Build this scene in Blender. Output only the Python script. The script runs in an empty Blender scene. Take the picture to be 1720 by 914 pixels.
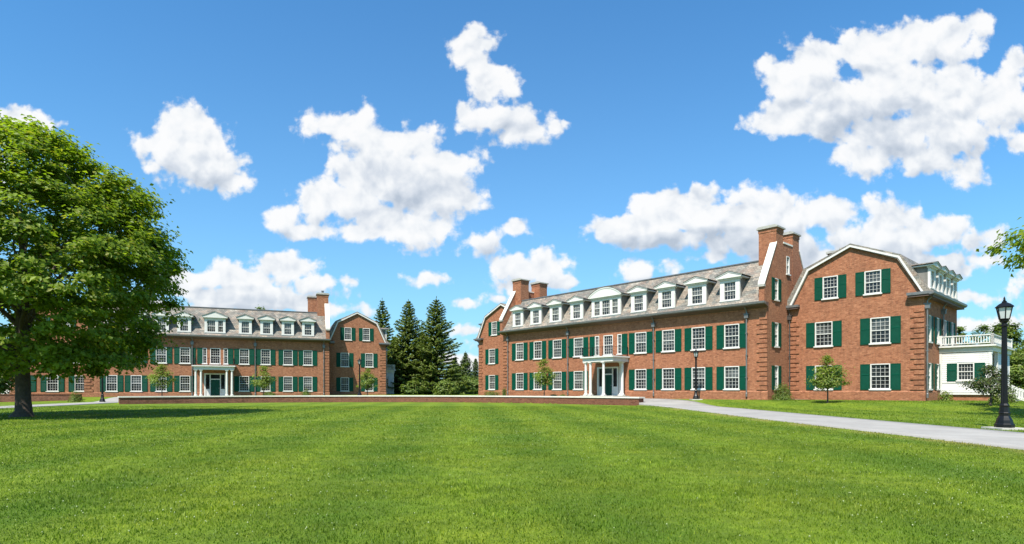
import bpy, math, random
import numpy as np
from mathutils import Vector, Matrix
random.seed(7); RNG = np.random.default_rng(11)
S = bpy.context.scene; COL = S.collection
R = math.radians
FPX, CX, HY, CAMZ = 974.0, 860.0, 655.0, 1.3      # focal length and horizon of the photograph, in its pixels

def at(px, Y, z=0.0):
    return Vector(((px-CX)/FPX*Y, Y, z))

# ------------------------------------------------------------------ materials
def new_mat(name):
    m = bpy.data.materials.new(name); m.use_nodes = True
    nt = m.node_tree; b = nt.nodes['Principled BSDF']
    return m, nt, b
def N(nt, typ, **kw):
    n = nt.nodes.new(typ)
    for k, v in kw.items():
        if k.startswith('i_'):
            key = k[2:]
            key = int(key) if key.isdigit() else key.replace('_', ' ')
            n.inputs[key].default_value = v
        else: setattr(n, k, v)
    return n
def L(nt, a, b): nt.links.new(a, b)
def ramp(nt, fac, stops):
    r = nt.nodes.new('ShaderNodeValToRGB')
    while len(r.color_ramp.elements) < len(stops): r.color_ramp.elements.new(0.5)
    for e, (p, c) in zip(r.color_ramp.elements, stops):
        e.position = p; e.color = (c[0], c[1], c[2], 1)
    L(nt, fac, r.inputs[0]); return r.outputs[0]
def mixc(nt, fac, a, b, mode='MIX'):
    m = nt.nodes.new('ShaderNodeMix'); m.data_type = 'RGBA'; m.blend_type = mode
    for sock, v in ((m.inputs[0], fac), (m.inputs[6], a), (m.inputs[7], b)):
        if hasattr(v, 'is_output'): L(nt, v, sock)
        else: sock.default_value = v if not isinstance(v, tuple) or len(v) == 4 else (*v, 1)
    return m.outputs[2]
def math_(nt, op, a, b=0.0, c=None, clamp=False):
    m = nt.nodes.new('ShaderNodeMath'); m.operation = op; m.use_clamp = clamp
    for i, v in enumerate((a, b) if c is None else (a, b, c)):
        if hasattr(v, 'is_output'): L(nt, v, m.inputs[i])
        else: m.inputs[i].default_value = v
    return m.outputs[0]
def noise(nt, vec, scale, detail=4, rough=0.55, dist=0.0):
    n = N(nt, 'ShaderNodeTexNoise'); n.inputs['Scale'].default_value = scale
    n.inputs['Detail'].default_value = detail; n.inputs['Roughness'].default_value = rough
    n.inputs['Distortion'].default_value = dist
    if vec is not None: L(nt, vec, n.inputs['Vector'])
    return n.outputs['Fac']
def wall_coords(nt):
    """(along the wall, height) from object coordinates, whichever way the wall faces"""
    tc = N(nt, 'ShaderNodeTexCoord')
    sp = N(nt, 'ShaderNodeSeparateXYZ'); L(nt, tc.outputs['Object'], sp.inputs[0])
    sn = N(nt, 'ShaderNodeSeparateXYZ'); L(nt, tc.outputs['Normal'], sn.inputs[0])
    ax = math_(nt, 'ABSOLUTE', sn.outputs[0]); ay = math_(nt, 'ABSOLUTE', sn.outputs[1])
    g = math_(nt, 'GREATER_THAN', ax, ay)
    d = math_(nt, 'SUBTRACT', sp.outputs[1], sp.outputs[0])
    u = math_(nt, 'MULTIPLY_ADD', d, g, sp.outputs[0])
    cb = N(nt, 'ShaderNodeCombineXYZ'); L(nt, u, cb.inputs[0]); L(nt, sp.outputs[2], cb.inputs[1])
    return cb.outputs[0], tc.outputs['Object']

def brick_mat(name, c1, c2, cm, worn):
    m, nt, b = new_mat(name)
    uv, ob = wall_coords(nt)
    br = N(nt, 'ShaderNodeTexBrick'); L(nt, uv, br.inputs['Vector'])
    br.inputs['Scale'].default_value = 1; br.inputs['Brick Width'].default_value = .225
    br.inputs['Row Height'].default_value = .078; br.inputs['Mortar Size'].default_value = .0095
    br.inputs['Mortar Smooth'].default_value = .3; br.inputs['Bias'].default_value = -.1
    br.inputs['Color1'].default_value = (*c1, 1); br.inputs['Color2'].default_value = (*c2, 1); br.inputs['Mortar'].default_value = (*cm, 1)
    big = noise(nt, ob, .55, 5, .6)
    tone = ramp(nt, big, [(.25, (.87, .87, .88)), (.5, (1, 1, 1)), (.75, (1.09, 1.07, 1.04))])
    c = mixc(nt, 1.0, br.outputs['Color'], tone, 'MULTIPLY')
    # single odd bricks, burnt or pale
    sc = N(nt, 'ShaderNodeVectorMath', operation='MULTIPLY'); L(nt, uv, sc.inputs[0]); sc.inputs[1].default_value = (4.4, 12.8, 1)
    vo = N(nt, 'ShaderNodeTexVoronoi'); vo.inputs['Scale'].default_value = 1; L(nt, sc.outputs[0], vo.inputs['Vector'])
    odd = N(nt, 'ShaderNodeSeparateColor'); L(nt, vo.outputs['Color'], odd.inputs[0])
    dark = math_(nt, 'GREATER_THAN', odd.outputs[0], .86); pale = math_(nt, 'GREATER_THAN', odd.outputs[1], .84)
    c = mixc(nt, math_(nt, 'MULTIPLY', dark, .38), c, (c1[0]*.45, c1[1]*.42, c1[2]*.5))
    c = mixc(nt, math_(nt, 'MULTIPLY', pale, .30), c, (min(1, c2[0]*1.55), c2[1]*1.9, c2[2]*2.1))
    stv = N(nt, 'ShaderNodeVectorMath', operation='MULTIPLY'); L(nt, uv, stv.inputs[0]); stv.inputs[1].default_value = (2.2, .22, 1)
    c = mixc(nt, 1.0, c, ramp(nt, noise(nt, stv.outputs[0], 1.6, 5, .65), [(.3, (.84, .84, .85)), (.5, (1, 1, 1)), (.75, (1.07, 1.06, 1.05))]), 'MULTIPLY')
    stain = noise(nt, ob, 1.7, 6, .7)
    c = mixc(nt, ramp(nt, stain, [(.58, (0, 0, 0)), (.78, (.25, .25, .25))]), c, worn)
    c = mixc(nt, 1.0, c, ramp(nt, noise(nt, ob, 7.5, 3, .7), [(.3, (.80, .80, .80)), (.7, (1.2, 1.19, 1.18))]), 'MULTIPLY')
    L(nt, c, b.inputs['Base Color']); b.inputs['Roughness'].default_value = .9
    b.inputs['Specular IOR Level'].default_value = .2
    bp = N(nt, 'ShaderNodeBump'); bp.inputs['Strength'].default_value = .5; bp.inputs['Distance'].default_value = .012
    h = math_(nt, 'SUBTRACT', noise(nt, ob, 30, 3), br.outputs['Fac'])
    L(nt, h, bp.inputs['Height']); L(nt, bp.outputs[0], b.inputs['Normal'])
    return m

def slate_mat(name):
    m, nt, b = new_mat(name)
    uv, ob = wall_coords(nt)
    br = N(nt, 'ShaderNodeTexBrick'); L(nt, uv, br.inputs['Vector'])
    br.inputs['Scale'].default_value = 1; br.inputs['Brick Width'].default_value = .3
    br.inputs['Row Height'].default_value = .17; br.inputs['Mortar Size'].default_value = .008
    br.inputs['Color1'].default_value = (.145, .135, .120, 1); br.inputs['Color2'].default_value = (.235, .22, .195, 1)
    br.inputs['Mortar'].default_value = (.035, .033, .03, 1)
    sc = N(nt, 'ShaderNodeVectorMath', operation='MULTIPLY'); L(nt, uv, sc.inputs[0]); sc.inputs[1].default_value = (1.5, 3.2, 1)
    vo = N(nt, 'ShaderNodeTexVoronoi'); vo.inputs['Scale'].default_value = 1; L(nt, sc.outputs[0], vo.inputs['Vector'])
    sp = N(nt, 'ShaderNodeSeparateColor'); L(nt, vo.outputs['Color'], sp.inputs[0])
    patch = ramp(nt, sp.outputs[0], [(.0, (.68, .70, .70)), (.35, (.92, .94, .92)), (.62, (1.15, 1.08, 1.0)), (.85, (1.35, 1.15, 1.02)), (1, (1.5, 1.45, 1.38))])
    c = mixc(nt, 1.0, br.outputs['Color'], patch, 'MULTIPLY')
    st = N(nt, 'ShaderNodeVectorMath', operation='MULTIPLY'); L(nt, uv, st.inputs[0]); st.inputs[1].default_value = (.5, 1.6, 1)
    red = ramp(nt, noise(nt, st.outputs[0], 1.5, 5, .65), [(.5, (0, 0, 0)), (.68, (.6, .6, .6))])
    c = mixc(nt, red, c, (.215, .135, .100))
    L(nt, c, b.inputs['Base Color']); b.inputs['Roughness'].default_value = .7
    bp = N(nt, 'ShaderNodeBump'); bp.inputs['Strength'].default_value = .6; bp.inputs['Distance'].default_value = .03
    h = math_(nt, 'SUBTRACT', sp.outputs[1], br.outputs['Fac'])
    L(nt, h, bp.inputs['Height']); L(nt, bp.outputs[0], b.inputs['Normal'])
    return m

def plain_mat(name, col, rough=.6, var=.12, scale=3.0, metal=0.0, bump=0.0, bscale=20, spec=.5):
    m, nt, b = new_mat(name)
    tc = N(nt, 'ShaderNodeTexCoord')
    f = noise(nt, tc.outputs['Object'], scale, 6, .65)
    c = ramp(nt, f, [(.3, tuple(x*(1-var) for x in col)), (.7, tuple(min(1, x*(1+var)) for x in col))])
    L(nt, c, b.inputs['Base Color']); b.inputs['Roughness'].default_value = rough
    b.inputs['Metallic'].default_value = metal; b.inputs['Specular IOR Level'].default_value = spec
    if bump:
        bp = N(nt, 'ShaderNodeBump'); bp.inputs['Strength'].default_value = bump; bp.inputs['Distance'].default_value = .02
        L(nt, noise(nt, tc.outputs['Object'], bscale, 4), bp.inputs['Height']); L(nt, bp.outputs[0], b.inputs['Normal'])
    return m

def glass_mat(name, col):
    m, nt, b = new_mat(name)
    tc = N(nt, 'ShaderNodeTexCoord'); oi = N(nt, 'ShaderNodeObjectInfo')
    v = N(nt, 'ShaderNodeVectorMath', operation='ADD'); L(nt, tc.outputs['Object'], v.inputs[0]); L(nt, oi.outputs['Location'], v.inputs[1])
    f = noise(nt, v.outputs[0], 1.1, 3)
    c = ramp(nt, f, [(.35, tuple(x*.5 for x in col)), (.65, tuple(x*1.4 for x in col))])
    L(nt, c, b.inputs['Base Color']); b.inputs['Roughness'].default_value = .04
    b.inputs['IOR'].default_value = 1.45; b.inputs['Specular IOR Level'].default_value = .42
    bp = N(nt, 'ShaderNodeBump'); bp.inputs['Strength'].default_value = .12; bp.inputs['Distance'].default_value = .01
    L(nt, noise(nt, v.outputs[0], 3.5, 2), bp.inputs['Height']); L(nt, bp.outputs[0], b.inputs['Normal'])
    return m

def leaf_mat(name, c_dark, c_light, c_odd, trans=.35, odd=.1):
    m, nt, b = new_mat(name)
    g = N(nt, 'ShaderNodeNewGeometry'); tc = N(nt, 'ShaderNodeTexCoord')
    c = mixc(nt, g.outputs['Random Per Island'], c_dark, c_light)
    cl = noise(nt, tc.outputs['Object'], .9, 3)
    c = mixc(nt, 1.0, c, ramp(nt, cl, [(.3, (.72, .76, .7)), (.7, (1.25, 1.2, 1.1))]), 'MULTIPLY')
    w = N(nt, 'ShaderNodeTexWhiteNoise', noise_dimensions='1D'); L(nt, g.outputs['Random Per Island'], w.inputs['W'])
    c = mixc(nt, math_(nt, 'MULTIPLY', math_(nt, 'LESS_THAN', w.outputs['Value'], odd), .7), c, c_odd)
    L(nt, c, b.inputs['Base Color']); b.inputs['Roughness'].default_value = .5; b.inputs['Specular IOR Level'].default_value = .35
    tr = N(nt, 'ShaderNodeBsdfTranslucent')
    tcx = mixc(nt, 1.0, c, (1.5, 1.6, .6), 'MULTIPLY'); L(nt, tcx, tr.inputs['Color'])
    mx = N(nt, 'ShaderNodeMixShader'); mx.inputs[0].default_value = trans
    L(nt, b.outputs[0], mx.inputs[1]); L(nt, tr.outputs[0], mx.inputs[2])
    L(nt, mx.outputs[0], nt.nodes['Material Output'].inputs['Surface'])
    return m

def grass_colour(nt, pos):
    """mown lawn: mowing bands that run away from the street, patches, clover"""
    sp = N(nt, 'ShaderNodeSeparateXYZ'); L(nt, pos, sp.inputs[0])
    wob = noise(nt, pos, .12, 3)
    xx = math_(nt, 'MULTIPLY_ADD', wob, 1.6, math_(nt, 'MULTIPLY_ADD', sp.outputs[1], .08, sp.outputs[0]))
    band = math_(nt, 'SINE', math_(nt, 'MULTIPLY', xx, 2.0))
    band = math_(nt, 'MULTIPLY_ADD', band, .5, .5)
    c = mixc(nt, band, (.088, .160, .012), (.165, .242, .018))
    p1 = noise(nt, pos, .35, 6, .65)
    c = mixc(nt, ramp(nt, p1, [(.42, (0, 0, 0)), (.66, (.65, .65, .65))]), c, (.212, .250, .020))
    p2 = noise(nt, pos, 2.6, 5, .7)
    c = mixc(nt, ramp(nt, p2, [(.38, (.7, .7, .7)), (.6, (0, 0, 0))]), c, (.075, .126, .008))
    # dry worn margin beside the paved path
    dx = math_(nt, 'ABSOLUTE', math_(nt, 'SUBTRACT', sp.outputs[0], 10.75))
    dry = math_(nt, 'MULTIPLY', math_(nt, 'SUBTRACT', 1.0, math_(nt, 'MULTIPLY', dx, 1.5), clamp=True), ramp(nt, noise(nt, pos, .5, 4), [(.42, (0, 0, 0)), (.6, (.8, .8, .8))]))
    c = mixc(nt, dry, c, (.27, .225, .075))
    p3 = noise(nt, pos, 12, 4, .7)
    c = mixc(nt, ramp(nt, p3, [(.58, (0, 0, 0)), (.78, (.6, .6, .6))]), c, (.22, .245, .045))
    return c

def lawn_mat():
    m, nt, b = new_mat('lawn'); g = N(nt, 'ShaderNodeNewGeometry'); pos = g.outputs['Position']
    c = grass_colour(nt, pos)
    f = noise(nt, pos, 45, 3, .8)
    c = mixc(nt, 1.0, c, ramp(nt, f, [(.3, (.5, .55, .5)), (.7, (1.3, 1.25, 1.2))]), 'MULTIPLY')
    L(nt, c, b.inputs['Base Color']); b.inputs['Roughness'].default_value = .85; b.inputs['Specular IOR Level'].default_value = .15
    bp = N(nt, 'ShaderNodeBump'); bp.inputs['Strength'].default_value = .9; bp.inputs['Distance'].default_value = .05
    h = math_(nt, 'ADD', noise(nt, pos, 7, 5, .75), math_(nt, 'MULTIPLY', noise(nt, pos, 40, 3, .8), .6))
    L(nt, h, bp.inputs['Height']); L(nt, bp.outputs[0], b.inputs['Normal'])
    return m
def blade_mat():
    m, nt, b = new_mat('grass_blade'); g = N(nt, 'ShaderNodeNewGeometry'); pos = g.outputs['Position']
    c = grass_colour(nt, pos)
    c = mixc(nt, 1.0, c, ramp(nt, g.outputs['Random Per Island'], [(0, (.75, .8, .7)), (.5, (1.05, 1.05, 1.0)), (.93, (1.4, 1.3, 1.1)), (1, (2.2, 1.7, 1.8))]), 'MULTIPLY')
    L(nt, c, b.inputs['Base Color']); b.inputs['Roughness'].default_value = .55; b.inputs['Specular IOR Level'].default_value = .3
    tr = N(nt, 'ShaderNodeBsdfTranslucent'); L(nt, mixc(nt, 1.0, c, (1.3, 1.5, .7), 'MULTIPLY'), tr.inputs['Color'])
    mx = N(nt, 'ShaderNodeMixShader'); mx.inputs[0].default_value = .4
    L(nt, b.outputs[0], mx.inputs[1]); L(nt, tr.outputs[0], mx.inputs[2])
    L(nt, mx.outputs[0], nt.nodes['Material Output'].inputs['Surface'])
    return m

def siding_mat():
    m, nt, b = new_mat('white_siding')
    tc = N(nt, 'ShaderNodeTexCoord'); sp = N(nt, 'ShaderNodeSeparateXYZ'); L(nt, tc.outputs['Object'], sp.inputs[0])
    saw = math_(nt, 'FRACT', math_(nt, 'MULTIPLY', sp.outputs[2], 6.5))
    f = noise(nt, tc.outputs['Object'], 2.5, 5)
    c = ramp(nt, f, [(.3, (.49, .485, .465)), (.7, (.57, .565, .54))])
    L(nt, c, b.inputs['Base Color']); b.inputs['Roughness'].default_value = .5
    bp = N(nt, 'ShaderNodeBump'); bp.inputs['Strength'].default_value = 1; bp.inputs['Distance'].default_value = .05; bp.invert = True
    L(nt, saw, bp.inputs['Height']); L(nt, bp.outputs[0], b.inputs['Normal'])
    return m

def path_mat():
    m, nt, b = new_mat('path_concrete'); g = N(nt, 'ShaderNodeNewGeometry'); pos = g.outputs['Position']
    sp = N(nt, 'ShaderNodeSeparateXYZ'); L(nt, pos, sp.inputs[0])
    c = ramp(nt, noise(nt, pos, .7, 6, .65), [(.3, (.235, .22, .205)), (.7, (.315, .30, .28))])
    slab = N(nt, 'ShaderNodeTexWhiteNoise', noise_dimensions='1D'); t = math_(nt, 'DIVIDE', sp.outputs[1], 2.4); L(nt, math_(nt, 'FLOOR', t), slab.inputs['W'])
    c = mixc(nt, 1.0, c, ramp(nt, slab.outputs['Value'], [(0, (.93, .93, .93)), (1, (1.05, 1.05, 1.04))]), 'MULTIPLY')
    st = noise(nt, pos, 2.2, 6, .7); c = mixc(nt, ramp(nt, st, [(.58, (0, 0, 0)), (.72, (.5, .5, .5))]), c, (.16, .145, .125))
    c = mixc(nt, math_(nt, 'MULTIPLY', math_(nt, 'LESS_THAN', math_(nt, 'FRACT', t), .014), .6), c, (.08, .075, .06))
    L(nt, c, b.inputs['Base Color']); b.inputs['Roughness'].default_value = .88
    bp = N(nt, 'ShaderNodeBump'); bp.inputs['Strength'].default_value = .3; bp.inputs['Distance'].default_value = .01
    L(nt, noise(nt, pos, 30, 4), bp.inputs['Height']); L(nt, bp.outputs[0], b.inputs['Normal'])
    return m

M = dict(
    brick=brick_mat('red_brick', (.258, .091, .046), (.318, .122, .063), (.30, .185, .115), (.23, .11, .065, 1)),
    wallbrick=brick_mat('garden_brick', (.125, .042, .024), (.175, .060, .034), (.20, .14, .10), (.14, .08, .06, 1)),
    slate=slate_mat('slate'),
    white=plain_mat('white_paint', (.58, .565, .535), .5, .08, spec=.25),
    stone=plain_mat('white_stone', (.60, .575, .51), .8, .10, 2.0, bump=.3),
    capstone=plain_mat('grey_stone', (.33, .32, .29), .85, .2, 3.0, bump=.4),
    green=plain_mat('green_paint', (.001, .054, .031), .5, .10, 5.0, spec=.12),
    doorgreen=plain_mat('door_green', (.003, .052, .034), .4, .08, spec=.2),
    zinc=plain_mat('zinc_gutter', (.15, .15, .148), .45, .2, 4.0, metal=.3),
    darkmetal=plain_mat('dark_bronze', (.055, .045, .04), .5, .2),
    black=plain_mat('black_iron', (.006, .006, .0065), .38, .2, 6.0, spec=.3),
    cheek=plain_mat('grey_cladding', (.17, .16, .145), .7, .25, 2.5, bump=.3),
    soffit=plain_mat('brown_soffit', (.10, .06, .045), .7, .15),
    glass=glass_mat('dark_glass', (.016, .018, .020)),
    blind=glass_mat('glass_over_blind', (.085, .09, .09)),
    lampglass=glass_mat('lamp_glass', (.35, .37, .36)),
    concrete=path_mat(),
    padstone=plain_mat('concrete_pad', (.42, .40, .36), .85, .1, 3.0),
    soil=plain_mat('mulch', (.16, .085, .05), .95, .3, 6.0, bump=.6),
    bark=plain_mat('bark', (.075, .055, .042), .9, .35, 7.0, bump=1.0, bscale=14),
    siding=siding_mat(),
    lawn=lawn_mat(), blade=blade_mat(),
    bigleaf=leaf_mat('broad_leaves', (.095, .155, .011), (.220, .295, .026), (.27, .26, .04), .52, .10),
    youngleaf=leaf_mat('young_leaves', (.10, .16, .020), (.21, .27, .045), (.26, .22, .06), .40, .15),
    plumleaf=leaf_mat('plum_leaves', (.040, .064, .018), (.090, .125, .032), (.10, .07, .04), .25, .15),
    needle=leaf_mat('needles', (.058, .098, .018), (.155, .198, .038), (.18, .20, .05), .28, .14),
    farneedle=leaf_mat('far_needles', (.050, .085, .030), (.105, .15, .050), (.14, .17, .07), .25, .1),
    farleaf=leaf_mat('far_leaves', (.065, .11, .018), (.14, .20, .035), (.18, .19, .05), .3, .1),
    bushleaf=leaf_mat('bush_leaves', (.07, .12, .016), (.16, .21, .035), (.16, .17, .05), .3, .1),
    clover=plain_mat('clover_flower', (.32, .37, .18), .8, .2),
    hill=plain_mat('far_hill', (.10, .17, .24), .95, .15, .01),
)
# ------------------------------------------------------------------ mesh helpers
class MB:
    def __init__(s): s.v = []; s.f = []; s.m = []; s.mi = 0
    def add(s, vs, fs):
        o = len(s.v); s.v += [tuple(p) for p in vs]
        for f in fs: s.f.append(tuple(i+o for i in f)); s.m.append(s.mi)
        return s
    def box(s, x0, x1, y0, y1, z0, z1):
        return s.add([(x0,y0,z0),(x1,y0,z0),(x1,y1,z0),(x0,y1,z0),(x0,y0,z1),(x1,y0,z1),(x1,y1,z1),(x0,y1,z1)],
                     [(0,3,2,1),(4,5,6,7),(0,1,5,4),(1,2,6,5),(2,3,7,6),(3,0,4,7)])
    def prism(s, poly, mp, d0, d1):
        """polygon poly [(a,b)] extruded from d0 to d1 through mp(a,b,d)"""
        n = len(poly)
        vs = [mp(a, b, d0) for a, b in poly]+[mp(a, b, d1) for a, b in poly]
        fs = [tuple(range(n-1, -1, -1)), tuple(range(n, 2*n))]+[(i, (i+1) % n, n+(i+1) % n, n+i) for i in range(n)]
        return s.add(vs, fs)
    def lathe(s, prof, seg=16, cx=0, cy=0, rot=0.0):
        n = len(prof); vs = []
        for r, z in prof:
            for k in range(seg):
                a = rot+2*math.pi*k/seg; vs.append((cx+r*math.cos(a), cy+r*math.sin(a), z))
        fs = [(i*seg+k, i*seg+(k+1) % seg, (i+1)*seg+(k+1) % seg, (i+1)*seg+k) for i in range(n-1) for k in range(seg)]
        fs += [tuple(range(seg-1, -1, -1)), tuple((n-1)*seg+k for k in range(seg))]
        return s.add(vs, fs)
    def tube(s, pts, rad, seg=8):
        pts = [Vector(p) for p in pts]; n = len(pts); vs = []
        if not hasattr(rad, '__len__'): rad = [rad]*n
        u = None
        for i, p in enumerate(pts):
            t = (pts[min(i+1, n-1)]-pts[max(i-1, 0)])
            t = t.normalized() if t.length > 1e-9 else Vector((0, 0, 1))
            if u is None: u = t.orthogonal().normalized()
            else:
                u = u-t*u.dot(t); u = u.normalized() if u.length > 1e-6 else t.orthogonal().normalized()
            w = t.cross(u)
            for k in range(seg):
                a = 2*math.pi*k/seg; vs.append(p+(u*math.cos(a)+w*math.sin(a))*rad[i])
        fs = [(i*seg+k, i*seg+(k+1) % seg, (i+1)*seg+(k+1) % seg, (i+1)*seg+k) for i in range(n-1) for k in range(seg)]
        fs += [tuple(range(seg-1, -1, -1)), tuple((n-1)*seg+k for k in range(seg))]
        return s.add(vs, fs)
    def mesh(s, name, mats, smooth=False):
        me = bpy.data.meshes.new(name); me.from_pydata(s.v, [], s.f)
        for m in (mats if isinstance(mats, (list, tuple)) else [mats]): me.materials.append(m)
        if any(s.m): me.polygons.foreach_set('material_index', s.m)
        if smooth: me.shade_smooth() if hasattr(me, 'shade_smooth') else None
        me.update(); return me
def link(name, me, parent=None, loc=(0,0,0), rz=0.0):
    o = bpy.data.objects.new(name, me); COL.objects.link(o)
    if parent is not None: o.parent = parent
    o.location = loc; o.rotation_euler = (0, 0, rz); return o
def obj(name, mb, mat, parent=None, loc=(0,0,0), rz=0.0, smooth=False):
    return link(name, mb.mesh(name, mat, smooth), parent, loc, rz)
def tag(o, label, cat, group=None):
    o['label'] = label; o['category'] = cat
    if group: o['group'] = group
    return o
def thing(name, label, cat, loc=(0,0,0), rz=0.0, group=None):
    o = link(name, None, None, loc, rz); o.empty_display_size = .5
    return tag(o, label, cat, group)
def structure(name, me):
    o = link(name, me); o['kind'] = 'structure'; return o

# ------------------------------------------------------------------ windows
WCACHE = {}
def window_meshes(w, h, cols, rows, sw, t=.062):
    key = (round(w, 2), round(h, 2), cols, rows, round(sw, 2), t)
    if key in WCACHE: return WCACHE[key]
    hw = w/2; f = MB()
    f.box(-hw-.012, -hw+t, -.025, .13, 0, h); f.box(hw-t, hw+.012, -.025, .13, 0, h)
    f.box(-hw+t, hw-t, -.025, .13, h-t, h+.012); f.box(-hw+t, hw-t, -.02, .13, 0, t)
    mid = h*.5
    f.box(-hw+t, hw-t, .035, .11, mid-.03, mid+.03)
    iw = w-2*t
    for (za, zb, y) in ((t, mid-.03, .075), (mid+.03, h-t, .05)):
        for i in range(1, cols):
            x = -hw+t+iw*i/cols; f.box(x-.009, x+.009, y, y+.03, za, zb)
        for j in range(1, rows):
            z = za+(zb-za)*j/rows; f.box(-hw+t, hw-t, y+.002, y+.028, z-.009, z+.009)
    frame = f.mesh('window', M['white'])
    panes = []
    for kind in range(4):
        p = MB(); zs = h*(.0, .5, .68, 1.0)[kind]; zs = h-zs
        zs = min(max(zs, t), h-t)
        if zs > t+.01: p.mi = 0; p.box(-hw+t-.01, hw-t+.01, .112, .125, t-.01, zs)
        if zs < h-t-.01: p.mi = 1; p.box(-hw+t-.01, hw-t+.01, .112, .125, zs, h-t+.01)
        panes.append(p.mesh('pane', [M['glass'], M['blind']]))
    s = MB().box(-hw-.09, hw+.09, -.11, .10, -.10, .0); sill = s.mesh('sill', M['white'])
    shs = []
    if sw > 0:
        for sd in (-1, 1):
            c = MB(); x0 = sd*(hw+.03); x1 = sd*(hw+.03+sw); a, b = min(x0, x1), max(x0, x1)
            zt, zb = h-.0, -.06; r = .075
            c.box(a+r, b-r, -.045, -.012, zb+r, zt-r)
            c.box(a, a+r, -.065, -.010, zb, zt); c.box(b-r, b, -.065, -.010, zb, zt)
            for z in (zb, zb+(zt-zb)*.56, zt-r): c.box(a+r, b-r, -.063, -.011, z, z+r)
            nl = 22
            for k in range(nl):                      # louvres
                z = zb+r+(zt-zb-2*r)*(k+.5)/nl
                c.add([(a+r, -.060, z-.02), (b-r, -.060, z-.02), (b-r, -.043, z+.025), (a+r, -.043, z+.025)], [(0,1,2,3)])
            shs.append(c.mesh('shutter', M['green']))
    WCACHE[key] = (frame, panes, sill, shs); return WCACHE[key]
WCOUNT = [0]
def add_window(parent, loc, rz, w, h, cols=4, rows=3, sw=0.0, sides=(0, 1), sill=True, kind=None, name='window'):
    fr, pa, si, sh = window_meshes(w, h, cols, rows, sw)
    WCOUNT[0] += 1
    if kind is None: kind = (1, 0, 2, 1, 0, 1, 3, 0, 2, 1, 1, 0)[(WCOUNT[0]*7+WCOUNT[0]//5) % 12]
    o = link(name, fr, parent, loc, rz)
    link('pane', pa[kind], o)
    if sill: link('sill', si, o)
    if sh:
        for k in sides: link('shutter', sh[k], o)
    return o

def wall_sheet(mb, u0, u1, z0, top, openings, mp, rev=.16):
    """wall face between u0..u1 from z0 up to the broken line top [(u,z)], with openings (ua,ub,za,zb) and their reveals; mp(u,z,depth)->xyz"""
    def tz(u):
        for (a, za), (b, zb) in zip(top, top[1:]):
            if a-1e-9 <= u <= b+1e-9: return za+(zb-za)*(u-a)/max(b-a, 1e-9)
        return top[0][1] if u < top[0][0] else top[-1][1]
    us = sorted(set([u0, u1]+[u for u, _ in top if u0 < u < u1]+[x for o in openings for x in o[:2]]))
    for a, b in zip(us, us[1:]):
        mid = (a+b)/2
        iv = sorted((za, zb) for ua, ub, za, zb in openings if ua < mid < ub)
        z = z0
        for za, zb in iv:
            mb.add([mp(a, z, 0), mp(b, z, 0), mp(b, za, 0), mp(a, za, 0)], [(0,1,2,3)]); z = zb
        mb.add([mp(a, z, 0), mp(b, z, 0), mp(b, tz(b), 0), mp(a, tz(a), 0)], [(0,1,2,3)])
    for ua, ub, za, zb in openings:
        c = [(ua, za), (ub, za), (ub, zb), (ua, zb)]
        for (p, q), (r, s) in zip(c, c[1:]+c[:1]):
            mb.add([mp(p, q, 0), mp(r, s, 0), mp(r, s, rev), mp(p, q, rev)], [(0,1,2,3)])

# heights above the base of the building, shared by both
Z1, Z2, ZA = (.69, 2.58), (4.14, 6.07), (7.92, 9.66)
EAVE = 7.60

def quoin(root, mp, side, ua, z0=.62, z1=6.62):
    """raised alternating brick blocks at a corner; side=+1 blocks run towards +u from ua"""
    q = MB(); n = 16; h = (z1-z0)/n
    for k in range(n):
        w = .62 if k % 2 else .85
        za, zb = z0+k*h, z0+(k+1)*h-.085
        a, b = (ua, ua+w) if side > 0 else (ua-w, ua)
        vs = [mp(a, za, -.068), mp(b, za, -.068), mp(b, zb, -.068), mp(a, zb, -.068), mp(a, za, .02), mp(b, za, .02), mp(b, zb, .02), mp(a, zb, .02)]
        q.add(vs, [(0,1,2,3),(4,7,6,5),(0,4,5,1),(1,5,6,2),(2,6,7,3),(3,7,4,0)])
    obj('quoin', q, M['brick'], root)

def downpipe(root, x, y, z0=.05, z1=7.35, off=(0,-1), mat='zinc'):
    p = MB(); ox, oy = x+off[0]*.12, y+off[1]*.12
    p.tube([(ox, oy, z0), (ox, oy, 6.55)], .058, 8)
    p.box(ox-.16, ox+.16, oy-.11, oy+.11, 6.45, 6.75); p.box(ox-.2, ox+.2, oy-.13, oy+.13, 6.75, 6.82)
    p.tube([(ox, oy, 6.8), (ox, oy, 7.0), (ox+off[0]*.3, oy+off[1]*.3, z1)], .055, 8)
    p.lathe([(.075, z0), (.085, z0+.28), (.06, z0+.34)], 8, ox, oy)
    for z in (1.6, 3.4, 5.2): p.box(ox-.085, ox+.085, oy-.07, oy+.07+.02, z, z+.06)
    obj('downpipe', p, M[mat], root)

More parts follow.
